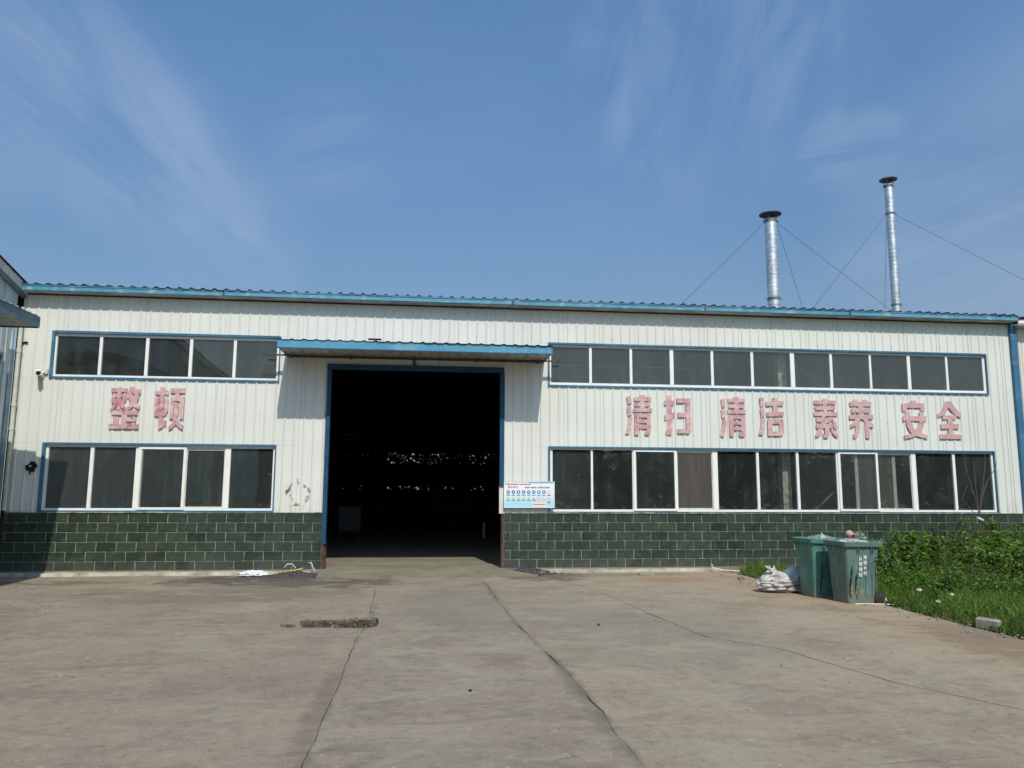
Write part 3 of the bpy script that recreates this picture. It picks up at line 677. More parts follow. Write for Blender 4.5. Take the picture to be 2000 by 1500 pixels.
# ------------------------------------------------------------------ letters on the wall
GL = {"zheng":[[1.877,3.845,2.205,3.847,2.2,3.762,1.883,3.761],[2.003,3.876,2.092,3.875,2.091,3.76,2.085,3.592,2.092,3.372,2.008,3.376,2.002,3.59,2.007,3.759],[1.9,3.715,2.192,3.715,2.192,3.654,1.9,3.654],[1.9,3.715,1.966,3.716,1.976,3.515,1.901,3.514],[2.112,3.716,2.192,3.715,2.197,3.575,2.157,3.518,2.122,3.518],[1.899,3.602,2.191,3.608,2.185,3.556,2.157,3.518,1.901,3.514],[1.97,3.534,2.02,3.516,1.995,3.431,1.891,3.351,1.883,3.402,1.936,3.458],[2.089,3.536,2.148,3.518,2.198,3.435,2.198,3.374,2.138,3.406,2.095,3.452],[2.256,3.878,2.35,3.878,2.344,3.831,2.286,3.708,2.246,3.637,2.21,3.641,2.213,3.725,2.244,3.801],[2.33,3.835,2.486,3.834,2.48,3.73,2.32,3.732],[2.373,3.733,2.458,3.73,2.447,3.617,2.405,3.513,2.356,3.456,2.289,3.404,2.224,3.375,2.216,3.435,2.283,3.492,2.339,3.577],[2.248,3.735,2.311,3.727,2.343,3.643,2.413,3.532,2.488,3.468,2.476,3.383,2.412,3.42,2.347,3.456,2.281,3.52,2.248,3.613],[1.912,3.365,2.451,3.369,2.453,3.271,1.919,3.267],[2.123,3.364,2.238,3.365,2.246,3.068,2.135,3.066],[2.235,3.221,2.43,3.219,2.422,3.131,2.241,3.133],[1.965,3.231,2.067,3.228,2.069,3.065,1.973,3.064],[1.88,3.072,2.488,3.076,2.486,2.978,1.883,2.975]],"dun":[[2.778,3.811,3.06,3.812,3.057,3.717,2.784,3.717],[2.876,3.879,2.966,3.881,2.97,3.607,2.968,3.213,2.968,3.139,3.047,3.172,3.045,3.056,2.891,2.96,2.883,3.212,2.885,3.531],[2.783,3.656,2.873,3.655,2.883,3.352,2.79,3.351],[2.793,3.37,3.057,3.365,3.042,3.308,3.01,3.251,2.792,3.253],[2.976,3.655,3.061,3.654,3.066,3.355,2.986,3.354],[3.088,3.864,3.399,3.866,3.396,3.761,3.095,3.76],[3.197,3.772,3.287,3.772,3.289,3.67,3.195,3.668],[3.104,3.68,3.397,3.681,3.398,3.587,3.106,3.586],[3.105,3.591,3.186,3.592,3.179,3.198,3.107,3.201],[3.303,3.594,3.393,3.591,3.39,3.196,3.318,3.2],[3.207,3.536,3.284,3.533,3.286,3.349,3.256,3.18,3.245,3.077,3.178,3.001,3.1,2.958,3.104,3.038,3.171,3.104,3.209,3.226],[3.254,3.218,3.295,3.209,3.322,3.134,3.402,3.061,3.395,2.967,3.311,3.013,3.253,3.087]],"qing":[[13.169,3.863,13.269,3.891,13.289,3.709,13.203,3.685],[13.179,3.623,13.27,3.647,13.286,3.443,13.198,3.42],[13.216,3.389,13.301,3.386,13.281,3.231,13.227,3.01,13.129,3.005,13.19,3.177],[13.346,3.857,13.755,3.86,13.748,3.771,13.349,3.768],[13.483,3.904,13.601,3.906,13.595,3.581,13.495,3.579],[13.353,3.728,13.739,3.735,13.732,3.647,13.356,3.644],[13.328,3.599,13.772,3.602,13.761,3.517,13.322,3.514],[13.357,3.48,13.461,3.481,13.448,2.978,13.349,2.985],[13.643,3.484,13.733,3.486,13.729,3.061,13.701,2.999,13.673,2.981,13.588,2.988,13.594,3.059,13.635,3.077],[13.448,3.472,13.656,3.475,13.65,3.387,13.446,3.385],[13.445,3.335,13.649,3.338,13.643,3.258,13.444,3.258],[13.443,3.216,13.646,3.218,13.64,3.13,13.441,3.13]],"sao":[[14.13,3.907,14.24,3.909,14.24,3.502,14.255,3.369,14.242,3.05,14.209,2.992,14.095,2.99,14.093,3.092,14.134,3.101,14.135,3.501],[14.068,3.79,14.297,3.791,14.29,3.682,14.061,3.682],[14.07,3.464,14.304,3.521,14.302,3.423,14.255,3.387,14.071,3.326],[14.354,3.848,14.685,3.854,14.677,3.742,14.355,3.736],[14.574,3.821,14.684,3.823,14.689,3.5,14.692,3.109,14.644,3.028,14.575,3.027,14.579,3.499],[14.382,3.514,14.597,3.517,14.594,3.405,14.379,3.407],[14.358,3.131,14.624,3.139,14.621,3.032,14.36,3.031]],"qing_b":[[15.427,3.848,15.525,3.859,15.533,3.67,15.453,3.646],[15.424,3.6,15.526,3.611,15.532,3.418,15.444,3.394],[15.462,3.368,15.555,3.365,15.535,3.185,15.476,2.961,15.375,2.974,15.432,3.166],[15.591,3.86,16.011,3.863,16.003,3.775,15.592,3.77],[15.6,3.729,15.997,3.733,15.989,3.646,15.602,3.642],[15.577,3.594,16.034,3.601,16.026,3.511,15.578,3.508],[15.746,3.908,15.859,3.908,15.856,3.585,15.744,3.583],[15.614,3.473,15.721,3.475,15.717,2.973,15.611,2.976],[15.899,3.477,16.002,3.479,16.006,3.12,15.999,3.039,15.959,2.972,15.852,2.975,15.846,3.064,15.903,3.083],[15.712,3.47,15.908,3.473,15.9,3.388,15.709,3.385],[15.707,3.331,15.917,3.334,15.914,3.253,15.704,3.25],[15.707,3.197,15.916,3.199,15.913,3.123,15.704,3.12]],"jie":[[16.37,3.892,16.479,3.905,16.478,3.703,16.394,3.679],[16.378,3.625,16.478,3.658,16.486,3.459,16.398,3.431],[16.406,3.413,16.494,3.407,16.473,3.207,16.428,3.018,16.32,3.025,16.374,3.188],[16.691,3.898,16.8,3.898,16.803,3.546,16.69,3.544],[16.527,3.813,16.962,3.825,16.952,3.716,16.527,3.706],[16.539,3.56,16.951,3.575,16.946,3.466,16.54,3.456],[16.556,3.393,16.938,3.394,16.933,3.294,16.551,3.289],[16.552,3.307,16.665,3.309,16.661,3.003,16.549,3.001],[16.835,3.311,16.939,3.313,16.937,3.069,16.896,3.001,16.826,3.0],[16.633,3.106,16.859,3.109,16.854,3.002,16.628,3.0]],"su":[[17.716,3.857,18.269,3.864,18.259,3.772,17.716,3.765],[17.733,3.715,18.247,3.722,18.237,3.634,17.748,3.629],[17.692,3.578,18.297,3.586,18.287,3.494,17.692,3.487],[17.934,3.902,18.05,3.904,18.041,3.574,17.936,3.573],[17.757,3.451,17.939,3.454,17.915,3.352,17.757,3.35],[17.904,3.508,18.009,3.51,17.948,3.436,17.925,3.363,17.998,3.3,17.966,3.245,17.889,3.226,17.853,3.271,17.887,3.362],[17.957,3.432,18.228,3.468,18.166,3.403,18.087,3.347,17.988,3.3,17.931,3.309],[17.749,3.297,18.161,3.298,18.165,3.203,17.749,3.197],[18.156,3.385,18.236,3.368,18.279,3.186,18.202,3.181,18.169,3.276],[17.955,3.209,18.07,3.211,18.056,3.038,18.028,2.974,17.913,2.969,17.899,3.063,17.952,3.064],[17.791,3.189,17.916,3.19,17.851,3.054,17.782,2.999,17.709,2.984,17.717,3.043,17.768,3.098],[18.096,3.175,18.192,3.167,18.282,3.068,18.282,2.987,18.202,3.013,18.139,3.084]],"yang":[[18.615,3.84,19.164,3.85,19.153,3.739,18.623,3.732],[18.705,3.893,18.832,3.899,18.828,3.835,18.707,3.833],[18.948,3.892,19.065,3.894,19.061,3.839,18.945,3.837],[18.644,3.676,19.145,3.688,19.118,3.582,18.648,3.575],[18.592,3.528,19.193,3.537,19.182,3.427,18.591,3.423],[18.838,3.84,18.945,3.841,18.934,3.506,18.818,3.504],[18.746,3.43,18.872,3.432,18.838,3.358,18.721,3.265,18.602,3.209,18.613,3.3,18.703,3.356],[18.732,3.356,18.852,3.422,18.824,3.121,18.759,3.001,18.66,2.959,18.666,3.059,18.722,3.119],[18.92,3.432,19.036,3.434,19.072,3.38,19.189,3.308,19.183,3.212,19.074,3.252,18.973,3.342],[18.969,3.36,19.079,3.343,19.076,2.973,18.97,2.977,18.973,3.195]],"an":[[20.174,3.894,20.307,3.896,20.302,3.822,20.174,3.82],[19.953,3.83,20.526,3.838,20.517,3.723,19.95,3.714],[19.951,3.728,20.074,3.73,20.057,3.637,19.954,3.635],[20.404,3.735,20.523,3.737,20.516,3.64,20.417,3.638],[19.956,3.515,20.557,3.525,20.543,3.404,19.953,3.4],[20.011,3.613,20.13,3.615,20.137,3.444,20.159,3.334,20.229,3.206,20.302,3.133,20.553,3.072,20.546,2.971,20.401,3.006,20.252,3.05,20.134,3.113,20.054,3.24,20.022,3.406],[20.376,3.619,20.485,3.621,20.486,3.431,20.46,3.283,20.39,3.125,20.296,3.051,20.106,2.993,19.957,2.964,19.958,3.06,20.132,3.09,20.234,3.151,20.31,3.244,20.357,3.355,20.379,3.522]],"quan":[[21.082,3.896,21.222,3.898,21.138,3.729,21.038,3.588,20.934,3.53,20.832,3.487,20.839,3.584,20.921,3.623,21.01,3.745],[21.161,3.892,21.221,3.894,21.291,3.769,21.383,3.668,21.472,3.594,21.444,3.496,21.334,3.546,21.24,3.628,21.131,3.757],[20.97,3.549,21.339,3.555,21.316,3.452,20.968,3.452],[21.098,3.468,21.223,3.47,21.218,3.09,21.098,3.088],[20.915,3.345,21.388,3.351,21.373,3.231,20.911,3.224],[20.866,3.09,21.447,3.097,21.433,2.986,20.862,2.979]]}
LN = {'zheng': ('first faded red Chinese character left of the doorway, dense strokes, under the second pane', 5),
      'dun': ('faded red Chinese character left of the doorway, second of two, with drooping feet', 5),
      'qing': ('deepest red of the two three-dot water characters, first on the right wall after the canopy', 4),
      'sao': ('faded red character with a three-armed right half, second on the wall right of the canopy', 4),
      'qing_b': ('paler pink copy of the three-dot water character, third on the wall right of the canopy', 3),
      'jie': ('faded pink character with three dots and an open square box, fourth right of the canopy', 3),
      'su': ('pale peach character with stacked bars and splayed feet, fifth right of the canopy', 3),
      'yang': ('pale pink character with two small ears and two long legs, sixth right of the canopy', 3),
      'an': ('pink character with a roof over crossed curved strokes, seventh right of the canopy', 3),
      'quan': ('pink character with a pointed roof over three bars, rightmost on the wall', 3)}
for key, polys in GL.items():
    mb = MB(); xs_ = [q[i] for q in polys for i in range(0, len(q), 2)]; zs_ = [q[i] for q in polys for i in range(1, len(q), 2)]
    for i, q in enumerate(polys):
        mb.prism([(q[j], q[j+1]) for j in range(0, len(q), 2)], -0.036-0.0005*i, -0.0195-0.0003*i)
    o = mb.build('wall_character', MT['letter'], None, tri=True)
    rebase(o, ((min(xs_)+max(xs_))/2, 0, min(zs_)))
    tag(o, LN[key][0], 'letter', 'faded red characters on the wall')

# ------------------------------------------------------------------ safety sign
m = Mat('printed_sign_face', 0.35); z = m.sep(m.pos())[2]; x_ = m.sep(m.pos())[0]
c = m.mix(m.rng(z, 1.72, 1.36), (0.78, 0.84, 0.84), (0.38, 0.70, 0.84))
m.color(c); MT['signface'] = m.m
for nm_, c_ in (('pr_red', (0.70, 0.09, 0.09)), ('pr_blue', (0.05, 0.09, 0.30)), ('pr_lblue', (0.14, 0.42, 0.68)), ('pr_yellow', (0.75, 0.68, 0.15)), ('pr_black', (0.05, 0.05, 0.06)), ('pr_pink', (0.72, 0.38, 0.40)), ('pr_grey', (0.25, 0.32, 0.42))):
    MT[nm_] = plain(nm_, c_, 0.5, bump=0, var=0.03)
sg = thing('safety_sign', 'white and light blue notice board with round and triangular symbols beside the doorway', 'sign', (10.905, 0, 1.33))
def sgbuild(mb, name, mat):
    o = mb.build(name, mat, None); o.data.transform(Matrix.Translation((-10.905, 0, -1.33))); o.parent = sg; return o
SX0, SX1, SZ0, SZ1 = 10.342, 11.468, 1.335, 1.905
sgbuild(MB().box(SX0, SX1, -0.088, -0.066, SZ0, SZ1), 'board', MT['signface'])
sgbuild(ring(SX0-.006, SX1+.006, SZ0-.006, SZ1+.006, .010, -0.096, -0.0885), 'edge', MT['upvc'])
sgbuild(MB().box(10.9, 11.455, -0.0895, -0.0885, 1.872, 1.893).box(10.36, 10.38, -0.0895, -0.0885, 1.83, 1.885), 'blue_band', MT['pr_lblue'])
# put two small posts behind it so that it hangs on the wall
sgbuild(MB().box(10.5, 10.52, -0.0655, -0.001, 1.6, 1.63).box(11.2, 11.22, -0.0655, -0.001, 1.6, 1.63), 'standoff', MT['darksteel'])
def disc(cx, cz, r, y, n=18): return [(cx+r*math.cos(2*math.pi*k/n), cz+r*math.sin(2*math.pi*k/n)) for k in range(n)]
Y0 = -0.0885
def S2(px, pz): return SX0+(px-295)/(1518-295)*(SX1-SX0), SZ1-(pz-520)/(1155-520)*(SZ1-SZ0)
for k, px in enumerate([393, 518, 643, 768, 891, 1015, 1139, 1262, 1385]):
    cx, cz = S2(px, 775); red = k == 8
    sgbuild(MB().prism(disc(cx, cz, .040, 0), Y0-.002, Y0), 'round_symbol', MT['pr_pink' if red else 'pr_blue'])
    mb = MB()
    if red: mb.prism(disc(cx, cz, .030, 0), Y0-.003, Y0-.002)
    elif k % 4 == 0: mb.prism([(cx-.022, cz-.01), (cx+.022, cz-.01), (cx+.018, cz+.012), (cx, cz+.024), (cx-.018, cz+.012)], Y0-.003, Y0-.002)
    elif k % 4 == 1: mb.prism([(cx-.026, cz+.022), (cx-.008, cz), (cx-.026, cz-.022), (cx, cz-.012), (cx+.026, cz-.022), (cx+.008, cz), (cx+.026, cz+.022), (cx, cz+.012)], Y0-.003, Y0-.002)
    elif k % 4 == 2: mb.prism([(cx-.012, cz+.026), (cx+.014, cz+.022), (cx+.02, cz-.004), (cx, cz-.028), (cx-.016, cz-.01)], Y0-.003, Y0-.002)
    else: mb.prism([(cx-.018, cz+.016), (cx+.004, cz+.016), (cx+.012, cz-.004), (cx+.02, cz-.018), (cx-.018, cz-.018)], Y0-.003, Y0-.002)
    o = sgbuild(mb, 'symbol_figure', MT['white'])
    cx2, cz2 = S2(px, 852)
    sgbuild(MB().box(cx2-.040, cx2+.040, Y0-.002, Y0, cz2-.013, cz2+.013), 'caption_bar', MT['pr_red' if red else ('pr_grey' if k < 4 else 'pr_lblue')])
for k, px in enumerate([393, 518, 643, 768, 891, 1015, 1139, 1262, 1385]):
    cx, cz = S2(px, 955)
    if k < 6:
        t3 = lambda r: [(cx-r, cz-r*.75), (cx+r, cz-r*.75), (cx, cz+r*.95)]
        sgbuild(MB().prism(t3(.044), Y0-.002, Y0), 'warning_triangle', MT['pr_black']); sgbuild(MB().prism(t3(.034), Y0-.003, Y0-.002), 'triangle_field', MT['pr_yellow'])
        sgbuild(MB().box(cx-.003-.002*(k % 3), cx+.003+.002*(k % 2), Y0-.004, Y0-.003, cz-.018, cz+.012), 'symbol_figure', MT['pr_black'])
    else:
        sgbuild(MB().prism(disc(cx, cz, .042, 0), Y0-.002, Y0), 'round_symbol', MT['pr_pink']); sgbuild(MB().prism(disc(cx, cz, .033, 0), Y0-.003, Y0-.002), 'symbol_figure', MT['white'])
        sgbuild(MB().prism([(cx-.028, cz+.020), (cx-.020, cz+.028), (cx+.028, cz-.020), (cx+.020, cz-.028)], Y0-.004, Y0-.003), 'slash', MT['pr_red'])
    cx2, cz2 = S2(px, 1030)
    if k == 8: sgbuild(MB().box(cx2-.040, cx2+.040, Y0-.002, Y0, cz2-.012, cz2+.012), 'caption_bar', MT['pr_red'])
sgbuild(MB().box(*(S2(980, 0)[0], S2(1298, 0)[0]), Y0-.0045, Y0-.004, S2(0, 1145)[1], S2(0, 1030)[1]), 'white_label', MT['white'])
_txt = []
def text(body, size, mat, name='lettering', ext=0.0008, bold=0.0):
    cu = bpy.data.curves.new(name, 'FONT'); cu.body = body; cu.size = size; cu.extrude = ext; cu.offset = bold; cu.resolution_u = 2
    cu.align_x = 'CENTER'; cu.align_y = 'CENTER'
    to = bpy.data.objects.new(name, cu); COL.objects.link(to)
    bpy.context.view_layer.update()
    me = bpy.data.meshes.new_from_object(to.evaluated_get(bpy.context.evaluated_depsgraph_get()))
    bpy.data.objects.remove(to); me.materials.clear(); me.materials.append(mat); me.name = name
    return link(name, me)
def sgtext(body, size, mat, px, pz, bold=0.0):
    o = text(body, size, mat, bold=bold); x, z = S2(px, pz); o.parent = sg
    o.rotation_euler = (math.pi/2, 0, 0); o.location = (x-10.905, Y0-.0035, z-1.33)
sgtext('警 示 标 识', .045, MT['pr_red'], 505, 662, .0006)
sgtext('安全生产 注意消防  打消隐患 防患未然', .033, MT['pr_black'], 1100, 665, .0003)
# smudged red company lettering, too blurred to read: broken strokes only
def smudge(px0, px1, pz, h, name='smudged_lettering'):
    x0, z = S2(px0, pz); x1, _ = S2(px1, pz); mb = MB(); x = x0; r_ = random.Random(int(px0))
    while x < x1:
        w = r_.uniform(.008, .018); mb.prism([(x+.004, z+h/2*r_.uniform(.7, 1)), (x+w+.004, z+h/2*r_.uniform(.7, 1)), (x+w-.003, z-h/2*r_.uniform(.7, 1)), (x-.003, z-h/2*r_.uniform(.7, 1))], Y0-.0062, Y0-.0055); x += w+.004
    sgbuild(mb, name, MT['pr_red'])
smudge(350, 625, 583, .030); smudge(665, 940, 583, .030); smudge(1000, 1278, 1078, .030)

# ------------------------------------------------------------------ security camera
sc = thing('security_camera', 'white bullet security camera on a small bracket left of the upper left window', 'camera', (0.50, -0.02, 4.10))
MB().box(-.03, .07, -.03, -.0, .02, .14).build('junction_box', MT['upvc_old'], sc, bevel=.006)
MB().tube([(.02, -.03, .08), (.0, -.08, .03), (-.02, -.12, .02)], .012, 8).build('arm', MT['upvc'], sc)
cb = MB().tube([(-.07, -.09, .05), (-.01, -.25, -.0)], .045, 14).build('camera_body', MT['upvc'], sc, smooth=True)
MB().tube([(-.0098, -.2505, -.0002), (-.0065, -.262, -.003)], .040, 14).build('lens', MT['black'], cb)
MB().add([(-.13, -.08, .10), (-.03, -.07, .10), (.04, -.28, .045), (-.07, -.29, .045), (-.13, -.08, .106), (-.03, -.07, .106), (.04, -.28, .051), (-.07, -.29, .051)], [(0, 3, 2, 1), (4, 5, 6, 7), (0, 1, 5, 4), (1, 2, 6, 5), (2, 3, 7, 6), (3, 0, 4, 7)]).build('sun_hood', MT['upvc'], cb)
MB().tube([(-.03, -.10, -.02), (-.06, -.12, -.10), (-.03, -.06, -.13), (.0, -.02, -.05)], .005, 6).build('cable', MT['darksteel'], sc)

# ------------------------------------------------------------------ flues on the roof
def flue(cx, cy, r, zbase, ztop, zcap, rc, label, collars, wires):
    t = thing('chimney_flue', label, 'chimney', (cx, cy, zbase))
    mb = MB(); z = 0.0; H = ztop-zbase; seg = 28; pts = []
    while z < H:
        e = min(z+0.17, H); pts += [(z, r), (e-.02, r), (e-.015, r+.008), (e-.005, r+.008)]; z = e
    pts.append((H, r))
    o_ = 0
    for (z, rr) in pts:
        for k in range(seg): a_ = 2*math.pi*k/seg; mb.v.append((rr*math.cos(a_), rr*math.sin(a_), z))
    for i in range(len(pts)-1):
        for k in range(seg): mb.f.append((i*seg+k, i*seg+(k+1) % seg, (i+1)*seg+(k+1) % seg, (i+1)*seg+k)); mb.mi.append(0)
    mb.build('pipe', MT['galv'], t, smooth=True)
    cap = MB(); zc = zcap-zbase; n = 32
    cap.v = [(0, 0, zc+.10)]+[(rc*math.cos(2*math.pi*k/n), rc*math.sin(2*math.pi*k/n), zc) for k in range(n)]+[(0, 0, zc+.04)]+[(rc*.98*math.cos(2*math.pi*k/n), rc*.98*math.sin(2*math.pi*k/n), zc-.025) for k in range(n)]
    cap.f = [(0, 1+k, 1+(k+1) % n) for k in range(n)]+[(n+1, n+2+(k+1) % n, n+2+k) for k in range(n)]+[(1+k, n+2+k, n+2+(k+1) % n, 1+(k+1) % n) for k in range(n)]; cap.mi = [0]*len(cap.f)
    cap.build('rain_cap', MT['capmetal'], t)
    for k in range(4):
        a_ = math.pi/4+k*math.pi/2; MB().box(r*math.cos(a_)-.018, r*math.cos(a_)+.018, r*math.sin(a_)-.006, r*math.sin(a_)+.006, H-.12, zc).build('cap_leg', MT['capmetal'], t)
    for zc_ in collars:
        mb = MB().tube([(0, 0, zc_-zbase-.035), (0, 0, zc_-zbase+.035)], r+.022, 20); mb.box(r+.0, r+.09, -.015, .015, zc_-zbase-.02, zc_-zbase+.02).box(-r-.09, -r, -.015, .015, zc_-zbase-.02, zc_-zbase+.02)
        mb.build('collar', MT['capmetal'], t)
    for (sx, z0, q) in wires:
        P0 = Vector((cx+sx*r, cy, z0)); Q = Vector(q); d = Q-P0
        s = 1.0
        for it in range(400):
            pt = P0+d*s
            if pt.z <= roof_z(pt.y)+.03: break
            s += .01
        E_ = P0+d*s; sag = 0.0025
        L_ = [P0-Vector((cx, cy, zbase))+(E_-P0)*(j/10)-Vector((0, 0, 4*sag*(E_-P0).length*(j/10)*(1-j/10))) for j in range(11)]
        MB().tube(L_, .007, 5).build('guy_wire', MT['darksteel'], t)
flue(21.66, 10, 0.225, 7.02, 12.09, 12.30, 0.42, 'shorter thicker galvanised flue with a flat rain cap, nearer the doorway', [8.95, 12.02], [(-1, 12.0, (16.66, 6, 7.66)), (1, 12.0, (24.86, 14, 9.80)), (1, 12.0, (28.94, 14, 9.75))])
flue(27.95, 12, 0.172, 7.2, 14.62, 14.86, 0.36, 'taller thinner galvanised flue with a rain cap at the right end of the roof', [9.4, 13.35, 14.55], [(-1, 13.35, (21.1, 6, 7.70)), (-1, 13.35, (30.01, 16, 10.25)), (1, 13.35, (33.86, 12, 10.72))])

# ------------------------------------------------------------------ neighbour on the right
nb = thing('neighbouring_workshop', 'narrow strip of another white ribbed workshop with rust streaks past the blue corner trim', 'workshop', (23.1, 0.1, 0))
def nbb(mb, name, mat, par=None):
    o = mb.build(name, mat, None); o.data.transform(Matrix.Translation((-23.1, -.1, 0))); o.parent = par or nb; return o
m = Mat('rust_streaked_sheet', 0.5); p = m.pos(); 
c = m.mix(m.rng(m.noise(m.map(p, (7, 7, .3)), 1.6, 6, .7), .45, .7), (0.70, 0.68, 0.60), (0.42, 0.30, 0.17)); m.color(c); MT['rsheet'] = m.m
for k in range(8): nbb(sheet_mesh(23.1+.84*k, 23.1+.84*(k+1), 23.15, 1.22, 5.80, .10+.002*(k % 2), []), 'wall_sheet', MT['rsheet'])
nbase = nbb(MB().box(23.09, 42, 0.05, 0.3, -0.1, 1.206), 'base_wall', MT['mortar'])
for r in range(6):
    for k in range(3):
        a_ = 23.1+.4*k+(.2 if r % 2 else 0)-.2; a_ = max(a_, 23.095); b_ = 23.1+.4*(k+1)+(.2 if r % 2 else 0)-.2
        if b_-a_ < .05: continue
        o = bpy.data.objects.new('tile', tile_mesh(b_-a_-.01, .19)); COL.objects.link(o); o.parent = nbase; o.location = ((a_+b_)/2-23.1, -.0555, 1.103-.2*r)
nbb(MB().box(22.99, 42, -0.25, -0.23, 5.83, 5.93).box(22.99, 42, -0.23, 0.1, 5.80, 5.83), 'gutter', MT['upvc'])
nbb(MB().box(23.1, 42, 0.3, 46, 5.6, 5.8), 'eave_beam', MT['roof'])
a = 23.0
while a < 42: 
    mb = MB(); z_ = lambda y: roof_z(y)-.04
    mb.add([(a, -.3, z_(-.3)), (a+1, -.3, z_(-.3)), (a+1, 23, z_(23)), (a, 23, z_(23))], [(0, 1, 2, 3)]); 
    for e in (.12, .37, .62, .87): mb.add([(a+e-.04, -.3, z_(-.3)+.001), (a+e-.02, -.3, z_(-.3)+.035), (a+e+.02, -.3, z_(-.3)+.035), (a+e+.04, -.3, z_(-.3)+.001), (a+e-.04, 23, z_(23)+.001), (a+e-.02, 23, z_(23)+.035), (a+e+.02, 23, z_(23)+.035), (a+e+.04, 23, z_(23)+.001)], [(0, 1, 5, 4), (1, 2, 6, 5), (2, 3, 7, 6), (0, 3, 2, 1)])
    nbb(mb, 'roof_sheet', MT['roof']); a += 1.001

# ------------------------------------------------------------------ building on the left
LB = thing('side_building', 'bluish grey ribbed steel building at the left edge with a sagging blue edged awning', 'building', (-0.1, -0.1, 0))
def lbb(mb, name, mat, par=None, **k):
    o = mb.build(name, mat, None, **k); o.data.transform(Matrix.Translation((.1, .1, 0))); o.parent = par or LB; return o
m = Mat('weathered_shaded_side_sheet', 0.45); p = m.pos()  # weathered streaks, with the bluish grey of raking shade put into the colour
c = m.mix(m.rng(m.noise(m.map(p, (6, 6, .5)), 1.5, 6, .65), .38, .68), (0.60, 0.66, 0.66), (0.36, 0.43, 0.44)); m.color(c); MT['lsheet'] = m.m
def verge(y): return 5.80+0.24*min(-y, 5)-(0.24*max(-y-5, 0))*.25
k = 0; y = -0.16
while y > -24:
    y2 = y-.84; pts = [( -q, 0) for q in ()]
    ys = [y]; c_ = y
    mb = MB(); prof = []
    for j in range(4):
        c0 = y-.105-.21*j
        prof += [(c0+.028, 0), (c0+.01, .024), (c0-.01, .024), (c0-.028, 0)]
    prof = [(y, 0)]+prof+[(y2, 0)]; n = len(prof)
    for top in (0, 1):
        for (yy, h) in prof: mb.v.append((-.10+h+.002*(k % 2), yy, verge(yy)+.02 if top else 1.22))
    for i in range(n-1): mb.f.append((i, i+1, n+i+1, n+i)); mb.mi.append(0)
    lbb(mb, 'wall_sheet', MT['lsheet']); y = y2; k += 1
lbase = lbb(MB().box(-.4, -.10, -24, -.08, -.15, 1.206), 'base_wall', MT['mortar'])
for r in range(6):
    for k in range(4):
        a_ = -.12-.4*k-(.2 if r % 2 else 0)+.2; a_ = min(a_, -.10); b_ = -.12-.4*(k+1)-(.2 if r % 2 else 0)+.2
        if a_-b_ < .05: continue
        o = bpy.data.objects.new('tile', tile_mesh(a_-b_-.01, .19)); COL.objects.link(o); o.parent = lbase
        o.rotation_euler = (0, 0, math.pi/2); o.location = (.005, (a_+b_)/2+.1, 1.103-.2*r)
lbb(MB().box(-9, -.4, -24, -.1, -.1, 5.8), 'inner_block', MT['inwall'])
# verge board, rising away from the corner
mb = MB()
for (x0, x1, h0, h1) in ((-.12, .03, .02, .20), ):
    vs = []
    for yy in (0.02, -5, -24): vs += [(x0, yy, verge(yy)+h0), (x1, yy, verge(yy)+h0), (x1, yy, verge(yy)+h1), (x0, yy, verge(yy)+h1)]
    mb.add(vs, [(0, 1, 2, 3), (1, 5, 6, 2), (2, 6, 7, 3), (0, 4, 5, 1), (5, 9, 10, 6), (6, 10, 11, 7), (4, 8, 9, 5)])
lbb(mb, 'verge_board', MT['upvc_old'])
mb = MB(); vs = []
for yy in (0.02, -5, -24): vs += [(-.1, yy, verge(yy)-.045), (.0, yy, verge(yy)-.045), (.0, yy, verge(yy)-.0), (-.1, yy, verge(yy)-.0)]
mb.add(vs, [(0, 1, 2, 3), (1, 5, 6, 2), (2, 6, 7, 3), (0, 4, 5, 1), (5, 9, 10, 6), (6, 10, 11, 7), (4, 8, 9, 5)]); lbb(mb, 'verge_trim', MT['oldblue'])
mb = MB(); vs = []
for yy in (0.04, -5, -24): vs += [(-9, yy, verge(yy)+.22), (.06, yy, verge(yy)+.22), (.06, yy, verge(yy)+.235), (-9, yy, verge(yy)+.235)]
mb.add(vs, [(0, 1, 2, 3), (1, 5, 6, 2), (2, 6, 7, 3), (0, 4, 5, 1), (5, 9, 10, 6), (6, 10, 11, 7), (4, 8, 9, 5)]); lbb(mb, 'roof', MT['rust'])
lbb(MB().box(-.12, -.065, -.30, -.16, 1.22, 4.6), 'corner_trim', MT['oldblue'])
lw = lbb(MB().box(-.08, -.03, -2.2, -.62, 3.25, 3.31).box(-.08, -.03, -2.2, -.62, 4.40, 4.46).box(-.08, -.03, -.68, -.62, 3.31, 4.40).box(-.08, -.03, -2.2, -2.14, 3.31, 4.40).box(-.08, -.03, -1.44, -1.38, 3.31, 4.40), 'window', MT['oldblue'])
lbb(MB().box(-.07, -.06, -1.38, -.68, 3.31, 4.40), 'pane', MT['glass'], lw); lbb(MB().box(-.07, -.06, -2.14, -1.44, 3.31, 4.40), 'pane', MT['glass'], lw)
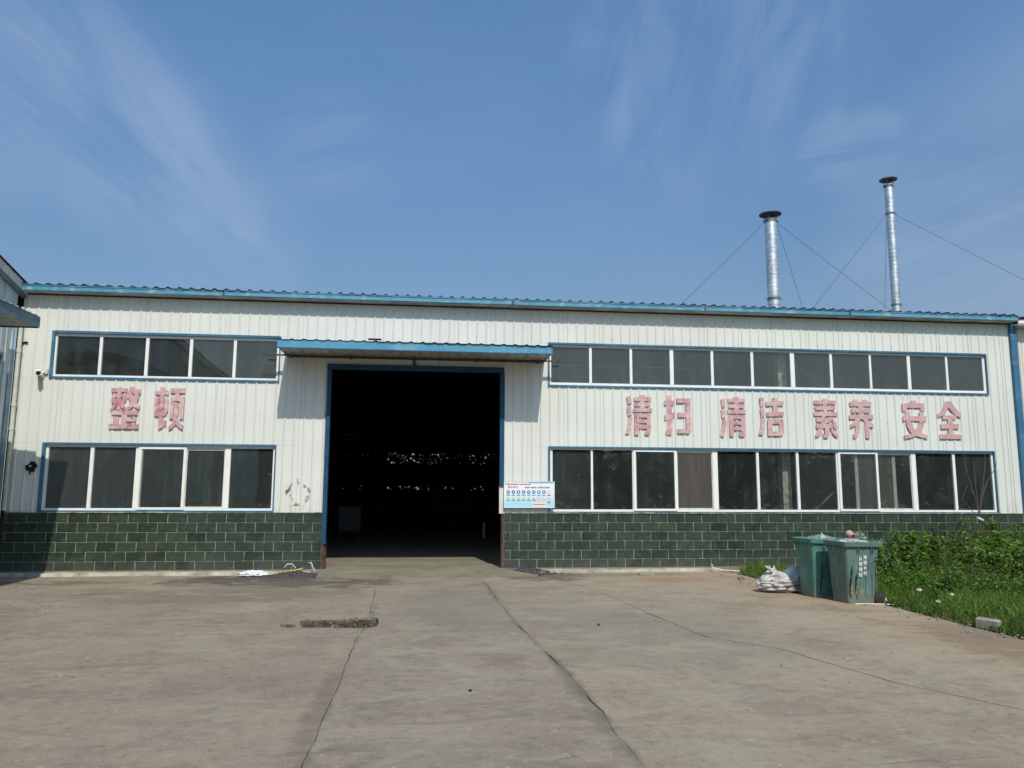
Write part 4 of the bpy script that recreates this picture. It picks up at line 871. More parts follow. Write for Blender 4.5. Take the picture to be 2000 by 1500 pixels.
# awning of the side building
yend = -9.5
aw = lbb(MB().box(1.345, 1.365, yend, -2.2, 4.69, 4.88), 'awning', MT['oldblue'])
lbb(MB().box(1.325, 1.3448, -2.22, -2.2, 4.70, 4.87), 'rusty_end', MT['rust'], aw)
lbb(MB().box(-.06, 1.344, -2.21, -2.2, 4.68, 4.715), 'end_trim', MT['darksteel'], aw)
mb = MB(); y = -2.23
while y > yend:
    mb.add([(-.05, y, 4.71), (1.34, y, 4.70), (1.34, y-.17, 4.70), (-.05, y-.17, 4.71)], [(0, 1, 2, 3)])
    mb.add([(-.05, y-.17, 4.71), (1.34, y-.17, 4.70), (1.34, y-.19, 4.725), (-.05, y-.19, 4.735)], [(0, 1, 2, 3)]); mb.add([(-.05, y-.19, 4.735), (1.34, y-.19, 4.725), (1.34, y-.21, 4.70), (-.05, y-.21, 4.71)], [(0, 1, 2, 3)]); y -= .21
lbb(mb, 'soffit_panel', MT['soffit'], aw)
mb = MB(); y = -2.19
while y > yend:
    for (u, v, h, g) in ((0, .17, 0, 0), (.17, .19, 0, .03), (.19, .21, .03, 0)): mb.add([(-.1, y-u, 5.02+h), (1.38, y-u, 4.885+h), (1.38, y-v, 4.885+g), (-.1, y-v, 5.02+g)], [(0, 1, 2, 3)])
    y -= .21
lbb(mb, 'roof', MT['oldblue'], aw)
for (x0, x1, y0, y1, z0, z1, mt) in ((.62, 1.05, -2.5, -2.3, 4.97, 5.03, 'stone'), (.85, 1.25, -2.55, -2.25, 4.93, 4.965, 'stone'), (.2, .75, -2.6, -2.2, 5.04, 5.09, 'upvc_old')):
    lbb(MB().add([(x0, y0, z0+.02), (x1, y0, z0-.03), (x1, y1, z0-.03), (x0, y1, z0+.02), (x0, y0, z1+.02), (x1, y0, z1-.04), (x1, y1, z1-.03), (x0, y1, z1+.02)], [(0, 3, 2, 1), (4, 5, 6, 7), (0, 1, 5, 4), (1, 2, 6, 5), (2, 3, 7, 6), (3, 0, 4, 7)]), 'loose_slab', MT[mt], aw)
# white downpipe in the corner
dp = thing('downpipe', 'jointed white plastic downpipe in the corner between the side building and the workshop', 'pipe', (-0.02, -0.09, 0))
for z0, z1 in ((1.25, 1.75), (1.75, 2.95), (2.95, 3.45), (3.45, 4.6), (4.6, 5.5)):
    MB().tube([(0, 0, z0+.003), (0, 0, z1-.003)], .042, 12).build('pipe_length', MT['upvc_old'], dp, smooth=True)
    MB().tube([(0, 0, z1-.04), (0, 0, z1+.04)], .050, 12).build('pipe_socket', MT['upvc_old'], dp, smooth=True)

# ------------------------------------------------------------------ inside
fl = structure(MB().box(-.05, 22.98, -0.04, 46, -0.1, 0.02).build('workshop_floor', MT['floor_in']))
t = thing('storage_cabinet', 'dim pale cabinet standing inside the doorway on the left', 'cabinet', (6.05, 10, 0.02))
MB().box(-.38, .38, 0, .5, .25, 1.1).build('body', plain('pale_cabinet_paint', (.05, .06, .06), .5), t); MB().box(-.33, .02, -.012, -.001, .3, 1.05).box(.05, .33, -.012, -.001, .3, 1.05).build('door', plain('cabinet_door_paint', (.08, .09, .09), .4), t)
for lx in (-.36, .32):
    for ly in (.02, .44): MB().box(lx, lx+.04, ly, ly+.04, 0, .25).build('leg', MT['darksteel'], t)
t = thing('guard_post', 'short white post standing inside the doorway on the right', 'post', (10.68, 10, .02))
MB().tube([(0, 0, 0), (0, 0, .55)], .05, 12).build('post', plain('dull_white_post_paint', (.5, .5, .47), .6), t, smooth=True); MB().box(-.1, .1, -.1, .1, 0, .02).build('foot_plate', MT['darksteel'], t)
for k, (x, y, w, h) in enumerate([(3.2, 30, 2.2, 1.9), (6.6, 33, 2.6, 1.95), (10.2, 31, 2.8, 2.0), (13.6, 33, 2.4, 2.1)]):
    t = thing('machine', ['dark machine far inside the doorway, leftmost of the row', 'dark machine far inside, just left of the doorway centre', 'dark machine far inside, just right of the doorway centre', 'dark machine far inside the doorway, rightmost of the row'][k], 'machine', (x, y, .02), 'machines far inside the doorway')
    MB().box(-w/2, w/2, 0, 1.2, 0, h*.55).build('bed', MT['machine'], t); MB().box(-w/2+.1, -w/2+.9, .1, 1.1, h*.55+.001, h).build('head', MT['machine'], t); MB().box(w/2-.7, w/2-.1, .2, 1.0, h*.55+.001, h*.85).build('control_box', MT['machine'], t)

# ================================================================== THE YARD
GZ = -0.08
structure(MB().box(-700, 700, -700, 700, -0.6, -0.22).build('ground', MT['far_ground']))
from mathutils import noise as mnoise
def jitter(pts, step=0.07, amp=0.016, seed=0):
    out = []
    for a, b in zip(pts, pts[1:]):
        a = Vector((*a, 0)); b = Vector((*b, 0)); L = (b-a).length; n = max(1, int(L/step)); d = (b-a).normalized(); nn = Vector((-d.y, d.x, 0))
        for i in range(n):
            q = a+(b-a)*(i/n)
            if i or out: q = q+nn*(mnoise.noise(Vector((q.x*2+seed, q.y*2, 1)))*amp*1.6+mnoise.noise(Vector((q.x*9+seed, q.y*9, 5)))*amp*.7)
            out.append(q)
    out.append(Vector((*pts[-1], 0))); return out
def sides(line, w, seed, wide=0.0):
    L, R = [], []
    for i, q in enumerate(line):
        d = (line[min(i+1, len(line)-1)]-line[max(i-1, 0)]).normalized(); nn = Vector((-d.y, d.x, 0))
        ww = w*(.55+.9*abs(mnoise.noise(Vector((q.x*3+seed, q.y*3, 2)))))
        big = max(0, mnoise.noise(Vector((q.x*1.1+seed, q.y*1.1, 9)))-.12)*wide
        e1 = big*(.6+.5*mnoise.noise(Vector((q.x*14, q.y*14, 3)))); e2 = big*(.5+.6*mnoise.noise(Vector((q.x*15, q.y*13, 8))))
        L.append(q+nn*(ww/2+max(0, e1))); R.append(q-nn*(ww/2+max(0, e2)))
    return [(v.x, v.y) for v in L], [(v.x, v.y) for v in R]
# joint between the left and the middle slab (goes around the pit)
L1 = jitter([(7.73, -.86), (7.74, -3), (7.80, -5.2), (7.93, -5.80)], seed=1); L2 = jitter([(7.84, -6.60), (7.80, -7.25), (7.80, -9.36), (7.81, -11.8), (7.75, -24)], seed=2)
l1a, l1b = sides(L1, .006, 1, .02); l2a, l2b = sides(L2, .010, 2, .05)
pitL = [(7.90, -5.83), (7.6, -5.80), (7.3, -5.83), (7.05, -5.82), (6.95, -5.86), (6.90, -6.05), (6.97, -6.3), (7.0, -6.50), (7.25, -6.53), (7.5, -6.57), (7.76, -6.62)]
pitR = [(7.96, -5.9), (7.99, -6.2), (7.98, -6.5), (7.90, -6.60)]
Mm = jitter([(9.80, -.86), (9.79, -2), (9.84, -6.08), (10.05, -9.77), (10.05, -12.10), (10.08, -24)], seed=3); ma, mb_ = sides(Mm, .008, 3, .045)
K = jitter([(11.22, -.74), (11.6, -2.4), (11.79, -3.83), (11.94, -6.04), (12.11, -7.63), (12.69, -8.38), (13.07, -9.95), (13.61, -10.98), (15.2, -12.1), (16.0, -13.2)], seed=4); ka, kb = sides(K, .008, 4, .035)
kc, kd_ = [], []
for i, (p1, p2) in enumerate(zip(ka, kb)):         # hairline near the building, wider towards the camera
    f = min(1, max(0.25, (-p1[1]-2)/6)); mx_, my_ = (p1[0]+p2[0])/2, (p1[1]+p2[1])/2
    kc.append((mx_+(p1[0]-mx_)*f*1.3, my_+(p1[1]-my_)*f*1.3)); kd_.append((mx_+(p2[0]-mx_)*f*1.3, my_+(p2[1]-my_)*f*1.3))
ka, kb = kc, kd_
Nn = jitter([(10.07, -12.25), (10.56, -12.13), (12.79, -11.98), (15.15, -12.08)], seed=5, amp=.02); na, nb_ = sides(Nn, .007, 5, .015)
ym = MT['yard']
yd = bpy.data.objects.new('yard', None); COL.objects.link(yd); yd['kind'] = 'structure'
# direction along each line is towards the camera, so 'a' (left normal) lies on the +X side
def cslab(poly, dz, mat=ym):
    MB().slab(poly, GZ-.11, GZ+dz).build('concrete_slab', mat, yd, tri=True)
cslab([(-.12, -.10), (6.38, -.10), (6.36, -.80), (6.42, -.862), (7.2, -.87)]+l1b+pitL+l2b+[(-.12, -24)], 0.0, MT['yard_left'])
cslab([(7.8, -.862), (9.74, -.862)]+mb_+[(9.9, -24.05)]+l2a[::-1]+pitR[::-1]+l1a[::-1], .003, yard('yard_concrete_middle', (0.278, 0.258, 0.238), (0.955, 0.855, 0.695)))
ki = min(range(len(K)), key=lambda i: abs(K[i].x-15.1)+abs(K[i].y+12.03))
mi_ = min(range(len(Mm)), key=lambda i: abs(Mm[i].y+12.2))
cslab([(9.83, -.862), (10.5, -.85), (11.0, -.78)]+kb[:ki]+na[::-1]+ma[:mi_][::-1], .001, yard('yard_concrete_right', (0.287, 0.272, 0.241), (1.0, 0.88, 0.72)))
def edgeX(y):
    return float(np.interp(-y, [0, .5, 2.4, 3.6, 5.0, 8.3, 14, 24], [15.35, 15.40, 15.42, 15.66, 15.93, 15.93, 16.15, 16.3]))
eg = [(edgeX(-q)+.04*mnoise.noise(Vector((q*3, 1, 1)))+.02, -q) for q in np.arange(0.1, 13.2, .15)]
cslab([(11.06, -.72), (11.02, -.10)]+eg+[(16.0, -13.1)]+ka[::-1], .004)
cslab(nb_+kb[ki+1:]+[(16.2, -24)]+[(10.2, -24)]+ma[mi_+1:][::-1][1:], -.001)
MB().slab([(6.8, -5.7), (8.1, -5.7), (8.1, -6.75), (6.8, -6.75)], -.218, -.19).build('pit_bed', MT['pit'], yd)
MB().slab([(-.1, -.11), (15.3, -.11), (16.0, -13), (16.1, -24), (-.1, -24), (-.1, -6.9), (8.3, -6.9), (8.3, -5.5), (-.1, -5.5)], -.215, GZ-.014).build('joint_fill', MT['crackdirt'], yd, tri=True)
MB().slab([(-.1, -5.501), (6.75, -5.501), (6.75, -6.899), (-.1, -6.899)], -.215, GZ-.014).build('joint_fill', MT['crackdirt'], yd)
for k in range(7):
    x0 = 6.93+.145*k; y0 = -5.845-random.uniform(0, .02); MB().box(x0, x0+.143, y0-.02, y0, -.19, GZ-random.uniform(.006, .02)).build('pit_edge', MT['pit'], yd)
# soil bed under the weeds
structure(MB().box(15.3, 40, -24, -.005, -.215, -.098).build('soil', MT['soil']))
# ramp at the door
mb = MB(); n = 34; rows = 8
for j in range(rows+1):
    f = j/rows
    for i in range(n+1):
        u = i/n; x0 = 6.46+(6.42-6.46)*f; x1 = 10.335+(11.0-10.335)*f**1.3
        x = x0+(x1-x0)*u; y = -.045-.80*f+(.025*mnoise.noise(Vector((x*2.5, 0, 0))) if j == rows else 0)+(.10*max(0, u-.8)*f)
        z = .021-(.068)*f**.9+.004*mnoise.noise(Vector((x*2, y*2, 4))) if j else .0205
        mb.v.append((x, y, z))
for j in range(rows):
    for i in range(n): a_ = j*(n+1)+i; mb.f.append((a_, a_+n+1, a_+n+2, a_+1)); mb.mi.append(0)
o0 = len(mb.v)
for i in range(n+1): x, y, z = mb.v[rows*(n+1)+i]; mb.v.append((x, y-.006, -.2))
for i in range(n): mb.f.append((rows*(n+1)+i, o0+i, o0+i+1, rows*(n+1)+i+1)); mb.mi.append(0)
m = Mat('ramp_concrete', .85); p = m.pos()
c = m.mix(m.rng(m.noise(p, 1.2, 6, .6), .35, .65), (0.23, 0.235, 0.195), (0.31, 0.305, 0.26))
c = m.mix(m.rng(m.noise(m.map(p, (1, 2.5, 1)), 3, 7, .7), .5, .68, 0, .6), c, (0.155, 0.155, 0.135))
c = m.mix(m.rng(m.noise(m.map(p, (.6, 1.6, 1)), 1.4, 4, .5, 1.5), .53, .6, 0, .3), c, (0.40, 0.39, 0.34))
c = m.mix(m.rng(m.noise(p, 60, 4, .7), .5, .7, 0, .35), c, (0.12, 0.12, 0.10))
c = m.mix(1.0, c, (0.76, 0.69, 0.56), 'MULTIPLY')
m.color(c); m.bump(m.noise(p, 14, 6, .7), .5, .01)
MT['ramp'] = m.m
structure(mb.build('door_ramp', MT['ramp'], None)); fl.data.materials.clear(); fl.data.materials.append(MT['ramp'])

def rock(cx, cy, cz, r, seed, flat=.6, jag=.35):
    bm = bmesh.new(); bmesh.ops.create_icosphere(bm, subdivisions=1, radius=1)
    vs = []
    for v in bm.verts:
        q = v.co*(1+jag*mnoise.noise(v.co*1.3+Vector((seed*3.1, seed, 0)))); vs.append((cx+q.x*r, cy+q.y*r*.85, cz+q.z*r*flat))
    fs = [tuple(v.index for v in f.verts) for f in bm.faces]; bm.free(); return vs, fs
# loose grit and pebbles
mb = MB(); r_ = random.Random(4)
def scatter(n, x0, x1, y0, y1, s0, s1):
    for k in range(n):
        x = r_.uniform(x0, x1); y = r_.uniform(y0, y1); s = r_.uniform(s0, s1)*r_.choice((.6, 1, 1, 1.3)); mb.add(*rock(x, y, GZ+.004+s*.3, s, k+x, .6))
scatter(90, .2, 3.2, -5.8, -3.6, .008, .02); scatter(60, .1, 2.2, -1.9, -1.0, .008, .02); scatter(140, 3, 13, -11.5, -1.5, .005, .012); scatter(60, 13, 15.8, -9, -1, .006, .014)
scatter(110, 15.5, 16.2, -11, -5.2, .01, .028); scatter(70, 10.4, 12.6, -1.5, -.2, .008, .022); scatter(40, 14.9, 15.6, -2.8, -.5, .015, .04); scatter(50, 6.85, 8.05, -6.7, -5.7, .008, .02)
o = mb.build('loose_pebbles', MT['stone']); o['kind'] = 'stuff'
for (px, x, y, s, lb) in ((0, 9.02, -9.95, .02, 'small dark stone lying on the middle slab near the bottom of the picture'), (1, 10.95, -6.7, .03, 'small dark chip on the right slab'), (2, 3.3, -7.6, .03, 'small dark lump on the left slab')):
    mb = MB(); mb.add(*rock(0, 0, .01, s, px+3)); o = mb.build('stone', MT['coal']); o.location = (x, y, GZ+.004); tag(o, lb, 'stone')
for (x, y, s, lb) in ((11.35, -.42, .055, 'pale rounded stone at the end of the coal heap right of the doorway'), (11.58, -.40, .045, 'small grey stone beside the pale footing right of the coal heap'), (15.05, -1.75, .09, 'white crumbly lump at the edge of the grass by the sack')):
    mb = MB(); mb.add(*rock(0, 0, s*.4, s, x*7, .7)); o = mb.build('stone', MT['kerb']); o.location = (x, y, GZ+.004); tag(o, lb, 'stone')
def heap(name, cx, cy, rx, ry, h, label, cat, seed):
    mb = MB(); n = 40
    for j in range(n+1):
        for i in range(n+1):
            u = -1+2*i/n; v = -1+2*j/n; r = math.hypot(u, v); x = cx+u*rx*1.1; y = cy+v*ry*1.1
            r += .25*mnoise.noise(Vector((x*2.5+seed, y*3, 0)))
            z = h*max(0, 1-r)**1.0*(1+.4*mnoise.noise(Vector((x*5, y*5, seed))))+.010*mnoise.noise(Vector((x*22, y*22, 2)))+.012*(r < 1)*abs(mnoise.noise(Vector((x*40, y*40, 7))))
            mb.v.append((x, y, GZ-.012+z+(.01 if r < .95 else 0)))
    for j in range(n):
        for i in range(n): a_ = j*(n+1)+i; mb.f.append((a_, a_+1, a_+n+2, a_+n+1)); mb.mi.append(0)
    rr = random.Random(seed)
    for k in range(120):
        an = rr.uniform(0, 6.28); q = rr.uniform(0, 1)**.6; x = cx+rx*q*math.cos(an); y = cy+ry*q*math.sin(an)
        mb.add(*rock(x, y, GZ+h*max(0, 1-q)*.9+.005, rr.uniform(.006, .022), k, .7))
    o = mb.build(name, MT['coal']); rebase(o, (cx, cy, GZ)); o['kind'] = 'stuff'
    return o
heap('coal_heap', 5.92, -.42, .62, .34, .12, '', '', 3); heap('coal_heap', 10.92, -.30, .52, .36, .16, '', '', 8)
mb = MB(); mb.add(*rock(0, 0, 0, .085, 6, .45, .5)); o = mb.build('broken_brick', MT['brick']); o.location = (11.12, -.52, GZ+.05); tag(o, 'broken reddish brick lying on the coal heap right of the doorway', 'brick')
# kerb block
t = MB().box(-.14, .14, -.07, .07, 0, .135).build('concrete_block', MT['kerb'], None, bevel=.012); t.location = (16.13, -7.35, GZ-.01); t.rotation_euler = (0.04, .06, -1.0); tag(t, 'weathered pale concrete block at the edge of the grass, lower right', 'block')
mb = MB(); mb.box(-.16, .16, -.05, .05, 0, .03); o = mb.build('plank_offcut', MT['kerb'], bevel=.004); o.location = (13.35, -.72, GZ+.005); o.rotation_euler = (0, .03, .05); tag(o, 'short flat pale offcut lying on the concrete under the long right window', 'offcut')
o = MB().tube([(15.05, -.20, .06), (15.0, -.22, .10), (15.02, -.24, .02), (15.2, -.3, -.03), (15.6, -.36, -.05), (16.3, -.36, -.055)], .013, 10).build('white_pipe', MT['upvc_old'], None, smooth=True); tag(rebase(o, (15.2, -.3, GZ)), 'thin white pipe with a curled end lying at the wall foot where the grass begins', 'pipe')

# crumpled plastic, ribbons and scraps
def crumple(name, mat, cx, cy, cz, sx, sy, sz, seed, n=22, label='', cat='litter', fold=.5):
    mb = MB()
    for j in range(n+1):
        th = math.pi*j/n
        for i in range(2*n):
            ph = math.pi*i/n; d = Vector((math.sin(th)*math.cos(ph), math.sin(th)*math.sin(ph), math.cos(th)))
            q = 1+fold*(1-2*abs(mnoise.noise(d*2.2+Vector((seed, 0, 0)))))*.6+fold*.5*(1-2*abs(mnoise.noise(d*5+Vector((seed, 3, 0)))))*.5-fold*.3
            v = d*q; mb.v.append((v.x*sx, v.y*sy, max(v.z*sz, -sz*.3)))
    for j in range(n):
        for i in range(2*n): a_ = j*2*n+i; b_ = j*2*n+(i+1) % (2*n); mb.f.append((a_, b_, b_+2*n, a_+2*n)); mb.mi.append(0)
    o = mb.build(name, mat, None); o.location = (cx, cy, cz+sz*.3); tag(o, label, cat); return o
crumple('plastic_bag', MT['plastic_w'], 5.08, -.33, GZ+.005, .24, .12, .07, 4, 20, 'crumpled pale white plastic bag at the foot of the tiles left of the doorway', 'bag', .9)
mb = MB(); rr = random.Random(9); 
for k in range(7):
    x = 5.42+.09*k; pts = [(x, -.40+rr.uniform(-.05, .05), GZ+.03+.015*k), (x+.06, -.42+rr.uniform(-.05, .05), GZ+.04+.015*k), (x+.13, -.40+rr.uniform(-.05, .05), GZ+.045+.02*k)]
    mb.tube(pts, [.012, .022, .010], 5)
o = mb.build('yellow_ribbon', MT['yellow']); tag(rebase(o, (5.7, -.4, GZ)), 'tangled yellow ribbon between the plastic bag and the coal heap', 'ribbon')
for (pts, lb) in (([(5.72, -.50, .10), (5.78, -.50, .17), (5.88, -.50, .18), (5.95, -.48, .10), (5.9, -.46, .04)], 'curled white strip standing on the coal heap left of the doorway'), ([(6.2, -.45, .20), (6.27, -.45, .19), (6.3, -.45, .10), (6.34, -.45, .03)], 'small bent white strip next to the rusty door post')):
    o = MB().tube(pts, [.005, .012, .010, .012, .004][:len(pts)], 5).build('plastic_strip', MT['plastic_w']); tag(rebase(o, (pts[0][0], pts[0][1], 0.0)), lb, 'plastic strip', 'white strips on the coal heap')

# ------------------------------------------------------------------ the white sack
sk = thing('woven_sack', 'dirty white woven sack, crumpled and tied, lying against the left bin', 'sack', (15.02, -3.62, GZ))
mb = MB(); n = 34
for j in range(n+1):
    th = math.pi*j/n
    for i in range(2*n):
        ph = math.pi*i/n; d = Vector((math.sin(th)*math.cos(ph), math.sin(th)*math.sin(ph), math.cos(th)))
        f1 = abs(mnoise.noise(Vector((d.x*1.3, d.y*2, d.z*2))+Vector((2, 5, 1)))); f2 = abs(mnoise.noise(Vector((d.x*2.5, d.y*3, d.z*5))+Vector((7, 1, 1)))); f3 = abs(mnoise.noise(Vector((d.x*6, d.y*6, d.z*9))))
        q = 1.06-.30*f1-.22*f2-.07*f3
        x = d.x*.46*q; y = d.y*.27*q; z = d.z*.20*q
        lift = max(0, x-.05)*.75*(max(0, d.z)+.15); z += lift
        z += .10*math.exp(-((x+.18)/.10)**2)*max(0, d.z)
        mb.v.append((x, y+.10*max(0, x), max(z, -.15)+.15))
for j in range(n):
    for i in range(2*n): a_ = j*2*n+i; b_ = j*2*n+(i+1) % (2*n); mb.f.append((a_, b_, b_+2*n, a_+2*n)); mb.mi.append(0)
o = mb.build('body', MT['sack'], sk, smooth=True)
mb = MB()
for k in range(9):
    a_ = k*.7; mb.tube([(-.18+.02*math.cos(a_), -.06+.02*math.sin(a_), .33), (-.20+.05*math.cos(a_), -.06+.05*math.sin(a_), .40+.03*math.sin(k*2)), (-.24+.08*math.cos(a_), -.06+.06*math.sin(a_), .42+.06*math.cos(k*3))], [.012, .03, .008], 5)
mb.build('tied_neck', MT['sack'], sk)
mb = MB(); nn_ = 14
for j in range(nn_+1):
    for i in range(nn_+1):
        u = i/nn_; v = j/nn_; x = .02+.44*u; z = .06+(.44*v)*(.45+.75*u)+.02*mnoise.noise(Vector((u*6, v*6, 0))); y = -.24+.20*v+.08*mnoise.noise(Vector((u*5, v*3, 3)))+.05*math.sin(u*14+v*3)*.5
        mb.v.append((x, y, z))
for j in range(nn_):
    for i in range(nn_): a_ = j*(nn_+1)+i; mb.f.append((a_, a_+1, a_+nn_+2, a_+nn_+1)); mb.mi.append(0)
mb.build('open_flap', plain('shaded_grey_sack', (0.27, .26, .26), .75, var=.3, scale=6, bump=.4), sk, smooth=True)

# ------------------------------------------------------------------ wheeled bins
def rrect(w, d, r, n=4):
    pts = []
    for (cx, cy, a0) in ((w-r, r, -90), (w-r, d-r, 0), (r, d-r, 90), (r, r, 180)):
        for k in range(n+1): a_ = math.radians(a0+90*k/n); pts.append((cx+r*math.cos(a_), cy+r*math.sin(a_)))
    return pts
def make_bin(name, label, loc, rz, mat, variant):
    """local frame: x runs along the long side face, y along the short front; origin at the near bottom corner"""
    t = thing(name, label, 'wheeled bin', loc, 'green wheeled bins at the edge of the grass'); t.rotation_euler = (0, .012, rz)
    lev = [(0, 0, .48, .42), (.03, 0, .50, .44), (.25, -.012, .53, .465), (.5, -.025, .565, .49), (.75, -.04, .60, .51), (.86, -.05, .625, .53), (.95, -.055, .65, .54)]
    mb = MB(); N = None
    for li, (z, o_, w, d) in enumerate(lev):
        ring_ = rrect(w, d, .05)
        for (x, y) in ring_:
            dx = .014*mnoise.noise(Vector((x*3, y*3, z*3+variant*7))); dent = -.02*math.exp(-((z-.62)/.2)**2)*math.exp(-((x-.42)/.12)**2) if variant == 0 else 0
            mb.v.append((x+o_+dx, y+o_*.9+dx-dent, z))
        N = len(ring_)
    for i in range(len(lev)-1):
        for k in range(N): mb.f.append((i*N+k, i*N+(k+1) % N, (i+1)*N+(k+1) % N, (i+1)*N+k)); mb.mi.append(0)
    mb.f.append(tuple(range(N))[::-1]); mb.mi.append(0)
    mb.build('body', mat, t, smooth=True)
    # rim: thick turned-down lip
    mb = MB(); lip = [(.918, .035), (.985, .040), (.992, .028), (.985, -.012), (.93, -.012)]
    for (z, e) in lip:
        for (x, y) in rrect(.65+2*e, .54+2*e, .05):
            X = x-e-.055; Yy = y-e-.05; sagz = -.018*math.sin(max(0, min(1, (X+.05)/.75))*math.pi)*(1 if Yy < .1 else .2)+.008*mnoise.noise(Vector((X*4, Yy*4, variant)))
            mb.v.append((X, Yy, z+sagz))
    for i in range(len(lip)-1):
        for k in range(N): mb.f.append((i*N+k, i*N+(k+1) % N, (i+1)*N+(k+1) % N, (i+1)*N+k)); mb.mi.append(0)
    mb.build('rim', mat, t, smooth=True)
    # ribs under the rim
    for x in (.14, .17, .40, .43): MB().box(x, x+.009, -.072+.001, -.03, .80, .915).build('rib', mat, t)
    for y in (.10, .22, .34, .46): MB().add([(-.10, y, .92), (-.03, y, .92), (-.03, y, .84), (-.10, y+.008, .92), (-.03, y+.008, .92), (-.03, y+.008, .84)], [(0, 1, 2), (3, 5, 4), (0, 3, 4, 1), (1, 4, 5, 2), (0, 2, 5, 3)]).build('rib', mat, t)
    # moulded arch and long ribs on the side
    mb = MB(); arc = [(.36+.15*(1-math.cos(q)), -.058+.0, .58+.12*math.sin(q)) for q in [j*math.pi/2/8 for j in range(9)]]
    for sh in (0, .05): mb.tube([(x+sh*.3-.0, -.030-.06*(z-.5), z+sh) for (x, y, z) in arc], .007, 6)
    mb.build('moulded_arch', mat, t, smooth=True)
    mb = MB()
    for x in (.30, .42, .50): mb.add([(x, -.012, .12), (x+.012, -.012, .12), (x+.012, -.037, .5), (x, -.037, .5), (x+.006, -.02, .12), (x+.006, -.046, .5)], [(0, 4, 5, 3), (4, 1, 2, 5)])
    mb.build('side_rib', mat, t)
    # handle grid at the back
    hz = 1.0; mb = MB()
    for y in (.02, .14, .26): mb.box(.60, .72, y, y+.012, hz-.02, hz+.002)
    mb.box(.71, .722, .0, .29, hz-.022, hz+.004).box(.65, .66, .02, .27, hz-.018, hz)
    mb.build('handle', mat, t)
    for y in (-.03, .44):
        w = MB().tube([(.56, y, .10), (.56, y+.05, .10)], .10, 22).build('wheel', MT['tyre'], t, smooth=True)
        MB().tube([(.56, y-.004, .10), (.56, y+.02, .10)], .062, 18).build('rim_disc', MT['darksteel'], w, smooth=True)
        mb = MB()
        for k in range(6): a_ = k*math.pi/3; mb.prism([(.56+.012*math.cos(a_+1.57), .10+.012*math.sin(a_+1.57)), (.56+.06*math.cos(a_)+.006*math.cos(a_+1.57), .10+.06*math.sin(a_)+.006*math.sin(a_+1.57)), (.56+.06*math.cos(a_)-.006*math.cos(a_+1.57), .10+.06*math.sin(a_)-.006*math.sin(a_+1.57)), (.56-.012*math.cos(a_+1.57), .10-.012*math.sin(a_+1.57))], y-.012-.0005*k, y-.003)
        mb.build('spokes', MT['tyre'], w)
    MB().tube([(.56, .025, .10), (.56, .44, .10)], .012, 8).build('axle', MT['darksteel'], t)
    return t
def tear(t, x, z0, z1, w, seed, face='side'):
    r_ = random.Random(seed); n = 12; L_, R_ = [], []
    for k in range(n+1):
        f = k/n; z = z0+(z1-z0)*f; ww = w*math.sin(math.pi*min(1, f*1.25+.08)) if f < .75 else w*.9*(1-f)/.25*.9
        c_ = x+.012*math.sin(f*5+seed)+r_.uniform(-.004, .004)
        L_.append((c_-max(ww, .001)/2-r_.uniform(0, .004), z)); R_.append((c_+max(ww, .001)/2+r_.uniform(0, .004), z))
    poly = L_+R_[::-1]
    def put(poly, dy, mat, name):
        mb = MB(); vs = []
        for (u, z) in poly:
            yo = -.06*z*.75-.004-dy
            vs.append((u, yo, z) if face == 'side' else (-.055*z-.004-dy, u, z))
        mb.add(vs, [tuple(range(len(vs)))]); return mb.build(name, mat, t, tri=True)
    put(poly, .009, MT['black'], 'tear')
    inner = [((u-x)*.55+x+r_.uniform(-.004, .004), z0+(z-z0)*.55+.01) for (u, z) in poly]
    put(inner, .012, MT['orange'], 'packing')
RZ = math.radians(7)
bA = make_bin('wheeled_bin', 'front weathered grey-green wheeled bin with white painted characters and split side', (15.44, -5.13, GZ+.006), RZ, MT['bin_a'], 0)
bB = make_bin('wheeled_bin', 'brighter green wheeled bin standing behind the front one, next to the sack', (15.24, -4.40, GZ+.006), RZ-.03, MT['bin_b'], 1)
tear(bA, .035, .10, .62, .035, 3); tear(bA, .135, .08, .50, .04, 8); tear(bA, .50, .45, .72, .014, 5)
tear(bB, .12, .05, .60, .03, 4)
def bintext(body, size, x, z, tilt=-.045, mat='white', bold=.0009, face='side'):
    o = text(body, size, MT[mat], 'painted_character', .0006, bold); o.parent = bA
    if face == 'side': o.rotation_euler = (math.pi/2+.05, 0, 0); o.location = (x, -.045*z-.0245, z)
    else: o.rotation_euler = (math.pi/2+.05, 0, -math.pi/2); o.location = (-.055*z-.022, x, z)
for k, ch in enumerate('美丽乡村'): bintext(ch, .074, .285, .735-.085*k)
for k, ch in enumerate('从我做起'): bintext(ch, .074, .200, .715-.085*k)
mb = MB(); n = 26
for k in range(n):
    a0, a1 = 2*math.pi*k/n, 2*math.pi*(k+1)/n
    q = [(.22+.075*math.cos(a0), .66+.085*math.sin(a0)), (.22+.075*math.cos(a1), .66+.085*math.sin(a1)), (.22+.068*math.cos(a1), .66+.077*math.sin(a1)), (.22+.068*math.cos(a0), .66+.077*math.sin(a0))]
    mb.add([(-.055*z-.021, u, z) for u, z in q], [(0, 1, 2, 3)])
for q in ([(.22, .73), (.235, .66), (.225, .61), (.215, .61), (.205, .66)],): mb.add([(-.055*z-.021, u, z) for u, z in q], [tuple(range(5))])
mb.build('round_emblem', plain('faded_emblem_print', (.30, .38, .34), .6, bump=0), bA)
mb = MB(); rr = random.Random(12)
